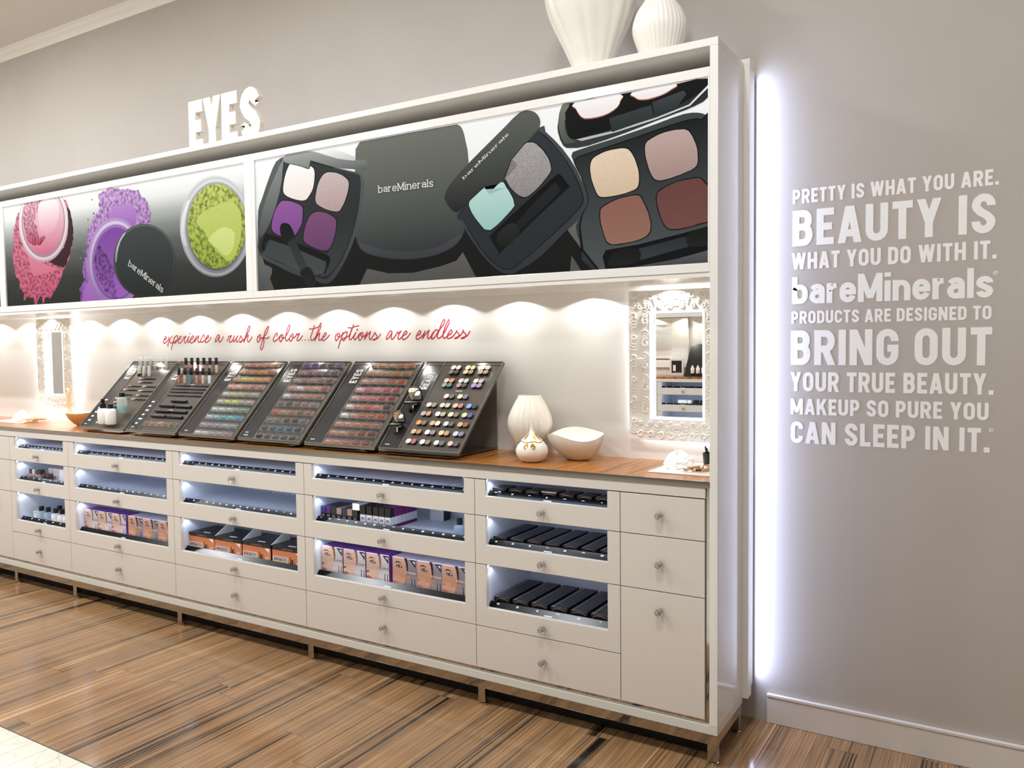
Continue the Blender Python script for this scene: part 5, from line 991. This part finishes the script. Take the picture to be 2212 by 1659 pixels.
def face(kind):
    warm = kind == 'warm'
    def dr(q, w, h, ms):
        fr = FRONT(0)
        def P(pts, m, lay): q.flat([(a*w, b*h) for a, b in pts], fr, .0001*lay, idx(ms, m))
        sk = SKIN2 if warm else SKIN1
        P(catmull([(0, 0), (.40, 0), (.47, .12), (.55, .35), (.60, .6), (.61, 1), (0, 1)], 1), sk, 1)
        P([(.50, 1), (.62, 1), (.66, .80), (.66, .62), (.60, .42), (.60, .62), (.56, .85)], PRT['hairk' if warm else 'hairb'], 2)
        P(catmull([(.10, .79), (.16, .85), (.28, .86), (.40, .78), (.28, .82), (.16, .81), (.10, .79)], 3), PRT['hairk' if warm else 'brow'], 2)
        P(catmull([(.14, .70), (.22, .755), (.32, .75), (.43, .675), (.32, .655), (.22, .665), (.14, .70)], 3), PRT['eye'], 2)
        P(catmull([(.20, .70), (.25, .725), (.33, .72), (.37, .69), (.30, .68), (.23, .685), (.20, .70)], 3), PRT['pale'], 3)
        P(arc(.28, .703, .038, .03, 0, 340, 12), PRT['dark' if warm else 'iris'], 4); P(arc(.28, .703, .016, .014, 0, 340, 8), PRT['dark'], 5)
        P(catmull([(0, .19), (.10, .22), (.24, .16), (.12, .10), (0, .09), (0, .19)], 3), PRT['lipw' if warm else 'lip'], 2)
        P(catmull([(0, .33), (.09, .33), (.12, .37), (.08, .40), (0, .35)], 3), PRT['lipw' if warm else 'brow'], 2)
        P([(.72, .97), (.98, .97), (.98, .70)], PRT['dark'], 2); P([(.84, .92), (.95, .92), (.95, .83)], PRT['pale'], 3)
        for a in (.80, .92): P([(a, .05), (a+.035, .05), (a+.03, .36), (a+.005, .36)], PRT['dark'], 2)
        P([(0, .975), (1, .975), (1, 1), (0, 1)], PRT['pale'], 2)
        text(q, 'TO COLOR', (V3(.55*w, -.0003, .50*h), V3(1,0,0), V3(0,0,1), V3(0,-1,0)), .07*h, .42*w, .16, d0=0, d1=.0001, mi=idx(ms, PRT['pale'] if warm else PRT['greyw']))
        text(q, 'WARM' if warm else 'COOL', (V3(.34*w, -.0003, .33*h), V3(1,0,0), V3(0,0,1), V3(0,-1,0)), .13*h, .40*w, .13, d0=0, d1=.0001, mi=idx(ms, PRT['ora'] if warm else LILAC))
        q.rect(.1*w, .95*w, h*.0+.0, .0, fr, 0, 0) if False else None
    return dr
def face_row(starts, z, h, where):
    for k, x in enumerate(starts):
        warm = k >= 3
        carton('face_box', x, .056, z, .1265, h, .085, [PRT['greyw'] if warm else PRT['greyc'], LILAC if warm else PURPLE, LILAC if warm else PURPLE], face('warm' if warm else 'cool'),
               '%s half face carton, %s in row %s' % ('grey' if warm else 'purple topped', ORD[k+1], where), 'box', 'face printed cartons')
face_row([-3.6705, -3.541, -3.411, -3.264, -3.1335, -3.0025], .3877, .119, 'below two empty divider bays')
face_row([-1.8325, -1.700, -1.567, -1.4205, -1.2885, -1.160], .3877, .129, 'below the bay of small bottles')
for k in range(5):
    carton('back_row_box', -1.79+.15*k, .150, .3877, .12, .126, .085, [PRT['greyc'], PURPLE if k < 2 else LILAC, PURPLE if k < 2 else LILAC], None,
           '%s topped carton in the back row behind the face boxes, %s' % ('purple' if k < 2 else 'pale', ORD[k+1]), 'box', 'back row cartons')
NAVY = mat('navy carton', '0c0d14', .3); ORANGE = PRT['orange']
def orange_front(q, w, h, ms):
    fr = FRONT(0)
    def R(a, b, c, d, m, lay=1): q.rect(a*w, b*w, c*h, d*h, fr, .0001*lay, idx(ms, m))
    R(0, 1, .80, 1, BPLAST); R(.02, .52, .05, .47, PRT['pale']); R(.035, .505, .07, .45, PRT['sky'], 2); R(.035, .505, .07, .26, PRT['sand'], 3)
    for k, (a, b, c, d) in enumerate([(.06, .11, .28, .36), (.14, .18, .3, .38), (.24, .3, .27, .34), (.36, .4, .1, .2)]): R(a, b, c, d, PRT['brow'], 4)
    for a, b, t in ((.60, .63, .55), (.64, .70, .42), (.73, .745, .5)): R(a, b, .06, t, PRT['dark'], 2)
    R(.82, .92, .10, .30, PRT['pale'], 2); R(.845, .90, .12, .28, PRT['lipw'], 3)
    q.flat([(.78*w, .78*h), (.95*w, .78*h), (.93*w, .56*h)], fr, .0002, idx(ms, PRT['pale']))
    q.add([(.40*w, .022, h+.0002), (.66*w, .022, h+.0002), (.66*w, .034, h+.0002), (.40*w, .034, h+.0002)], [(0, 1, 2, 3)], idx(ms, WHITEP))
    text(q, 'bareMinerals', (V3(.32*w, -.0002, .86*h), V3(1,0,0), V3(0,0,1), V3(0,-1,0)), .075*h, .36*w, .14, d0=0, d1=.0001, mi=idx(ms, PRT['greyw']))
for k, x in enumerate((-2.7475, -2.5495, -2.3490, -2.1440)):
    o = carton('orange_box', x, .050, .3877, .1945, .0905, .17, [ORANGE, NAVY, NAVY], orange_front, 'orange fronted carton with black lid and beach picture, %s from left of four' % ORD[k+1], 'box', 'orange cartons')
    q = MB(); q.add([(.1955, .002, .0905), (.1985, .002, .0905), (.1985, .12, .158), (.1955, .12, .158), (.1955, .12, .0905), (.1985, .12, .0905)], [(0, 1, 2, 3), (0, 3, 4), (1, 5, 2), (3, 2, 5, 4)]); q.build('side_flap', WHITEP, o)
# black palette cartons, packed in columns
COPPER = mat('copper foil line', 'b08a68', .3, metal=.8)
def palette_box(w, h, d):
    q = MB(); q.box(0, w, 0, d, 0, h, 0)
    for p in ribbon([(.10*w, .1*h)]+arc(w/2, .52*h, .40*w, .36*h, 180, 0, 12)+[(.90*w, .1*h)], .0016, False): q.flat(p, FRONT(0), .0001, 1)
    q.add([(.09*w, .2*d, h+.0001), (.18*w, .2*d, h+.0001), (.18*w, .7*d, h+.0001), (.09*w, .7*d, h+.0001)], [(0, 1, 2, 3)], 2)
    q.add([(.34*w, .4*d, h+.0001), (.62*w, .4*d, h+.0001), (.62*w, .55*d, h+.0001), (.34*w, .55*d, h+.0001)], [(0, 1, 2, 3)], 3)
    q.add([(0, 0, h+.0001), (w, 0, h+.0001), (w, .0022, h+.0001), (0, .0022, h+.0001)], [(0, 1, 2, 3)], 3)  # painted highlight: light line along the top front edge
    o = q.build('palette_box', [NAVY, COPPER, mat('shade dot', 'd8b8b0', .4), mat('grey print and edge highlight', '70727c', .4)]); me = o.data; bpy.data.objects.remove(o); return me
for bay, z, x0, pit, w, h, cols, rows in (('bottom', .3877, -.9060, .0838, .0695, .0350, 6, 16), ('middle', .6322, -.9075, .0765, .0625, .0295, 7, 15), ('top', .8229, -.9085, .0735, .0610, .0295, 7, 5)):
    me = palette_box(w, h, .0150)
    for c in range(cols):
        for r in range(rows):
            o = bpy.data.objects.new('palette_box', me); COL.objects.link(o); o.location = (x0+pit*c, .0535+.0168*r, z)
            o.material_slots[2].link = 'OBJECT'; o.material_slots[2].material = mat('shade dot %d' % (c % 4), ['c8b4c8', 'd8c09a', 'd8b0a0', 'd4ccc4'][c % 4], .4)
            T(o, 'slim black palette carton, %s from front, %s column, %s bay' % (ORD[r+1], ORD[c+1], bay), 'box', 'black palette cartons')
q = MB(); q.box(0, .064, 0, .075, 0, .004); T(q.build('silver_sleeve', SILV, loc=(-.9085+.0735*3-.0015, .052, .8529)), 'silver sleeve lying on the fourth column of the top palette bay', 'sleeve')
# small cosmetics
def vial(name, x, y, z, w, h, cols, label, group, d=None):
    d = d or w; hs = [(0, .16), (.16, .55), (.55, 1)]; q = MB(); ms = []
    for (a, b), c in zip(hs, cols): q.box(0, w, 0, d, a*h, b*h, idx(ms, mat('carton '+c, c, .35)))
    q.box(.2*w, .8*w, -.0002, 0, .30*h, .42*h, idx(ms, PRT['greyw']))
    return T(q.build(name, ms, loc=(x, y, z)), label, 'cosmetic', group)
TOPC = ['2a3068', '4a2a5c', '302c28', 'a88a80', '34384c', 'a88878', '2a2224']
for k, c in enumerate(TOPC):
    for r in range(4):
        vial('shadow_vial', -1.831+.0315*k, .056+.031*r, .6322, .0275, .0615, ['e8e6e8', '1c1a1c', c], 'small square vial box, %s column from left, %s from front' % (ORD[k+1], ORD[r+1]), 'small vial boxes')
o = carton('white_carton', -1.6415, .056, .6940, .040, .0290, .05, [WHITEP, LILAC, WHITEP], None, 'white carton standing on top of the seventh vial box', 'box')
for k, x in enumerate((-1.598, -1.5615, -1.525, -1.4915, -1.4580)):
    for r in range(7):
        vial('tube_carton', x, .056+.0265*r, .6322, .0290, .0855, ['151315' if k < 3 else '6a1c58', 'e6e4e8', '141314' if (k < 3 or r == 0) else '7d1f66'], 'black and white tube carton, %s column, %s from front, beside the vials' % (ORD[k+1], ORD[r+1]), 'tube cartons', .0245)
carton('black_carton', -1.395, .290, .6322, .075, .062, .05, [mat('carton e6e4e8', 'e6e4e8'), NAVY, NAVY], None, 'black and white carton lying at the back right of the tube cartons', 'box')
carton('tall_white_carton', -1.160, .210, .8229, .040, .045, .04, [WHITEP, WHITEP, WHITEP], None, 'white tag standing alone in the empty top bay above the small bottles', 'box')
BLU = mat('pale blue bottle', 'bcd4e4', .08, alpha=.55)
bottle(-1.094, .090, .6322, .024, .048, BLU, 'clear blue bottle with black cap at the right of the tube carton bay', ch=.026, group=None)
bottle(-1.032, .100, .6322, .022, .052, bw, 'white bottle with black cap at the right end of the tube carton bay', ch=.026, group=None)
for k, (cap, lab) in enumerate([('b8a888', '6a4030'), ('2a3060', '6a4034'), ('d0c8c8', '744a3a'), ('2a5a50', '6a4030'), ('3a2a26', '6a3c2c')]):
    vial('primer_vial', -4.272+.032*k, .060, .6322, .027, .062, ['e8e4e6', 'c8a8a0', cap], 'small primer vial box, %s from left in the leftmost cabinet' % ORD[k+1], 'primer vials')
for k in range(2): vial('dark_vial', -4.095+.038*k, .056, .6322, .030, .044, ['e4e0e2', '3a2420', '5a3a30'], 'short dark labelled vial box, %s of two in the leftmost cabinet' % ['left', 'right'][k], 'dark vials')
for k, (x, w, c) in enumerate([(-4.112, .045, 'ead6d2'), (-4.062, .048, 'ecdcd6'), (-4.010, .045, 'e8dccc'), (-3.960, .060, 'ebe9f0'), (-3.895, .055, 'f0eef4')]):
    m = mat('carton '+c, c, .4); carton('pale_carton', x, .105 if k < 3 else .085, .6322, w, .070 if k < 3 else .074, .08, [m, m, m], None, 'pale upright carton, %s from left behind the dark vials' % ORD[k+1], 'box', 'pale cartons')
for k, (x, y, m, lab) in enumerate([(-4.160, .082, BLU, 'blue bottle with black cap, left of two'), (-4.088, .082, BLU, 'blue bottle with black cap, right of two'), (-4.010, .084, bw, 'white bottle with black cap, first from left'), (-3.945, .084, bw, 'white bottle with black cap, second from left'), (-3.888, .084, bw, 'white bottle with black cap, third from left'),
     (-4.075, .145, BLU, 'blue bottle with black cap behind the front row'), (-4.000, .145, bw, 'white bottle, left of two in the back row'), (-3.915, .145, bw, 'white bottle, right of two in the back row')]):
    bottle(x, y, .3877, .026, .056, m, lab+', lowest bay of the leftmost cabinet', ch=.026, group='bottles in the lowest bay', cr=.5)
for k in range(2): bottle(-4.245+.05*k, .10, .3877, .020, .036, bw, 'low white pot, %s of two left of the blue bottles' % ['left', 'right'][k], cap=bw, ch=.006, group='white pots', cat='pot', cr=.95)
# ------------------------------------------------------------------ ornate mirrors
GLOWF = mat('lit white inner frame', 'f4f5fa', .4, emit='e6ecff', es=.55)
FRAMEM = mat('carved white frame', 'f6f4ef', .5)
def spiral(c, r0, turns, sgn, a0, n=26):
    return [(c[0]+sgn*(r0*(1-.86*i/n))*math.cos(a0+turns*2*PI*i/n), c[1]+(r0*(1-.86*i/n))*math.sin(a0+turns*2*PI*i/n)) for i in range(n+1)]
def mirror(xc, zc, label, tilt, glow):
    o = E('mirror', (xc, .386, zc), 0, label, 'mirror', 'ornate white mirrors'); o.rotation_euler = (tilt, 0, 0)
    w, h, a, b = .1965, .2905, .1085, .2085
    fr = FRONT(0)
    q = MB()
    for (x0, x1, z0, z1) in ((-w, -a, -h, h), (a, w, -h, h), (-a, a, b, h), (-a, a, -h, -b)): q.box(x0, x1, -.011, .011, z0, z1)
    q.build('frame', FRAMEM, o, bevel=.002)
    q = MB(); t = .007
    for (x0, x1, z0, z1) in ((-a, -a+t, -b, b), (a-t, a, -b, b), (-a+t, a-t, b-t, b), (-a+t, a-t, -b, -b+t)): q.box(x0, x1, -.014, .013, z0, z1)
    q.build('inner_frame', GLOWF, o)
    bx('mirror_glass', (-a+t, a-t, .0115, .0145, -b+t, b-t), MIRROR, o)
    bx('backing', (-w+.03, w-.03, .0145, .026, -h+.03, h-.03), WHITEP, o)
    q = MB()
    def tb(p, r=.0034):
        r *= 1.5; q.tube([(x, -.0115, z) for x, z in p], [r*(.35+.65*math.sin(PI*min(1, (i+.6)/len(p))**.6)) for i in range(len(p))], 7)
    def scroll(c, r, sg, a0, dz=1): tb([(x, c[1]+(z-c[1])*dz) for x, z in spiral(c, r, 1.35, sg, a0)], .0036)
    def leaf(c, r, sg, up_, k=4):
        for i in range(k):
            rr = r*(1-.17*i); tb([(c[0]+sg*rr*math.cos(t), c[1]+up_*(rr*math.sin(t)-.008*i)) for t in [PI*.05+PI*.62*j/9 for j in range(10)]], .0030)
    for sg in (-1, 1):
        for j in range(7):
            z = -.245+.0815*j
            leaf((sg*.172, z), .022, sg, 1 if j % 2 else -1); scroll((sg*.174, z+.030), .012, sg, .5 if j % 2 else 2.5)
        for j in range(5):
            z = -.172+.086*j
            scroll((sg*.126, z), .015, -sg, 1.2, 1); leaf((sg*.130, z+.034), .016, -sg, 1, 3); scroll((sg*.128, z+.024), .008, sg, 3)
        for up_ in (-1, 1):
            for j in range(4):
                x = sg*(.022+.042*j); scroll((x, up_*.268), .014, sg, .3+j, up_); leaf((x+sg*.012, up_*.244), .018, sg, up_, 3)
                scroll((x, up_*.226), .009, -sg, 2, up_)
    for up_ in (-1, 1):
        for r in (.032, .024, .014): tb([(r*1.2*math.cos(t), up_*(.248)+r*.62*math.sin(t)) for t in [2*PI*j/22 for j in range(23)]], .0036)
    for sg in (-1, 1):
        for r in (.022, .015, .007): tb([(sg*.146+r*math.cos(t), r*1.15*math.sin(t)) for t in [2*PI*j/18 for j in range(19)]], .0036)
    q.build('scrollwork', FRAMEM, o, smooth=60)
    for (x, z, s, rx) in ((-w+.024, 0, .5, (-1, 0)), (w-.024, 0, .5, (1, 0)), (0, h-.024, .3, (0, 1)), (0, -h+.024, .3, (0, -1))):
        L = lamp('mirror_backlight', 'AREA', (xc+x, .4065, zc+z), glow*s, WHITE, None, shape='RECTANGLE', size=s, size_y=.010)
        d = Vector((rx[0], 0, rx[1])); X = Vector((0, 0, 1)) if rx[0] else Vector((1, 0, 0)); Z = -d; Yv = Z.cross(X)
        L.rotation_euler = Matrix((X, Yv, Z)).transposed().to_euler()
    return o
mirror(-.2745, 1.3230, 'ornate white framed mirror with lit inner edge at the right end of the niche', .0082, .5)
mirror(-4.492, 1.3250, 'ornate white framed mirror with lit edges at the left end of the niche', .0, 3.6)
# ------------------------------------------------------------------ the display across the aisle (seen in the mirrors and chrome)
YO = -5.37
def across(name, lx, label, cat, group=None): return E(name, (lx, YO, 0), PI, label, cat, group)
oc = across('drawer_cabinet', -1.988, 'white drawer cabinet seen in the right mirror', 'cabinet')
carcass(oc, 0, .612)
for (zl, zh, zo, zk) in [(R1, R0, .8262, .787), (R2, R1, .6355, .595), (R3, R2, .3910, .3525)]: drawer(oc, 0, .612, zl, zh, (.055, .560, zo), (.30, zk), 0, 99, 6)
drawer(oc, 0, .612, RB, R3, None, (.30, .227))
for k in range(4):
    w = .11 if k == 3 else .05
    carton('carton', -2.09-.075*k-w*.5, YO-.10, .6322, w, .055, .05, [WHITEP if k > 1 else NAVY]*3, None, 'carton in a drawer seen in the right mirror, %s from right' % ORD[k+1], 'box', 'cartons across the aisle')
pc = across('drawer_cabinet', -2.6005, 'long plain white cabinet across the aisle', 'cabinet'); carcass(pc, 0, 3.4)
for k in range(4):
    for (zl, zh, zk) in [(R1, R0, .8235), (R2, R1, .6555), (RB, R2, .493)]: drawer(pc, .85*k, .85*(k+1), zl, zh, None, (.85*k+.42, zk))
pc = across('drawer_cabinet', 1.2, 'long plain white cabinet across the aisle, right part', 'cabinet'); carcass(pc, 0, 3.186)
for k in range(4):
    for (zl, zh, zk) in [(R1, R0, .8235), (R2, R1, .6555), (RB, R2, .493)]: drawer(pc, .7965*k, .7965*(k+1), zl, zh, None, (.7965*k+.4, zk))
ob = bx('worktop', (-6.0, 1.2, YO-.4145, YO-.001, .929, .9502), TOPWOOD); T(ob, 'zebra veneered worktop across the aisle, seen in the mirrors', 'worktop')
q = MB(); q.box(-6.0, 1.2, YO-.016, YO-.002, .8935, .9285); T(q.build('fascia_board', CREAM), 'white fascia board under the worktop across the aisle', 'board')
q = MB(); q.box(-6.0, 1.2, YO-.30, YO-.0005, .0005, .1325); T(q.build('plinth', BPLAST), 'dark plinth under the cabinets across the aisle', 'plinth')
wp = across('display_surround', 0, 'white back wall and picture housing across the aisle', 'shop fixture')
q = MB(); q.box(-1.2, 6.0, .4150, .58, .9503, 2.45); q.build('back_panel', NICHE, wp)
q = MB(); q.box(-1.2, 6.0, .004, .414, 1.6225, 2.35); q.build('picture_housing', WHITEL, wp)
for k, (a, b) in enumerate(((-1.15, .9), (1.0, 3.05), (3.15, 5.95))):
    q = MB(); q.box(a, b, .0, .0035, 1.668, 2.28); q.build('print', mat('dusky blue print', '4a4a70', .4) if k == 1 else mat('dark print', '2c2a30', .4), wp)
for k in range(4): lamp('puck_spot', 'SPOT', (-1.7-.35*k, YO-.345, 1.6195), 4.5, (1, .93, .8), (-1.7-.35*k, YO-.345, 0), spot_size=math.radians(143), spot_blend=.12, shadow_soft_size=.012)
sg = E('sign_holder', (-2.45, YO-.24, .9503), PI, 'small white framed counter sign with a black card seen in the right mirror', 'sign')
bx('holder', (-.085, .085, -.004, .008, 0, .205), WHITEL, sg, .004); bx('card', (-.060, .060, -.006, -.0045, .035, .175), BPLAST, sg); bx('printed_bottle', (.010, .042, -.0072, -.0062, .055, .125), WHITEP, sg); bx('red_band', (-.060, .030, -.0072, -.0062, .037, .046), mat('red print', 'b03048', .4), sg)
td = E('tester_stand', (-2.10, YO-.10, .9503), PI, 'black two tier tester stand with white bottles seen in the right mirror', 'display stand')
q = MB(); q.add([(-.22, 0, 0), (.22, 0, 0), (.22, .28, .36), (-.22, .28, .36), (-.22, .28, 0), (.22, .28, 0)], [(0, 1, 2, 3), (0, 3, 4), (1, 5, 2), (3, 2, 5, 4), (0, 4, 5, 1)]); q.build('body', BPLAST, td)
for k in range(3): bottle(-2.22+.062*k, YO-.115, .9850, .021, .07, bw, 'white bottle on the black stand seen in the right mirror, %s from left' % ORD[k+1], cap=bw, ch=.02, group='bottles across the aisle')
om = E('mirror', (-2.66, YO-.388, 1.33), PI, 'white framed mirror across the aisle seen in the right mirror', 'mirror')
q = MB()
for (x0, x1, z0, z1) in ((-.30, -.11, -.29, .29), (.11, .30, -.29, .29), (-.11, .11, .21, .29), (-.11, .11, -.29, -.21)): q.box(x0, x1, -.011, .02, z0, z1)
q.build('frame', FRAMEM, om, bevel=.002); bx('mirror_glass', (-.11, .11, .010, .014, -.21, .21), MIRROR, om)
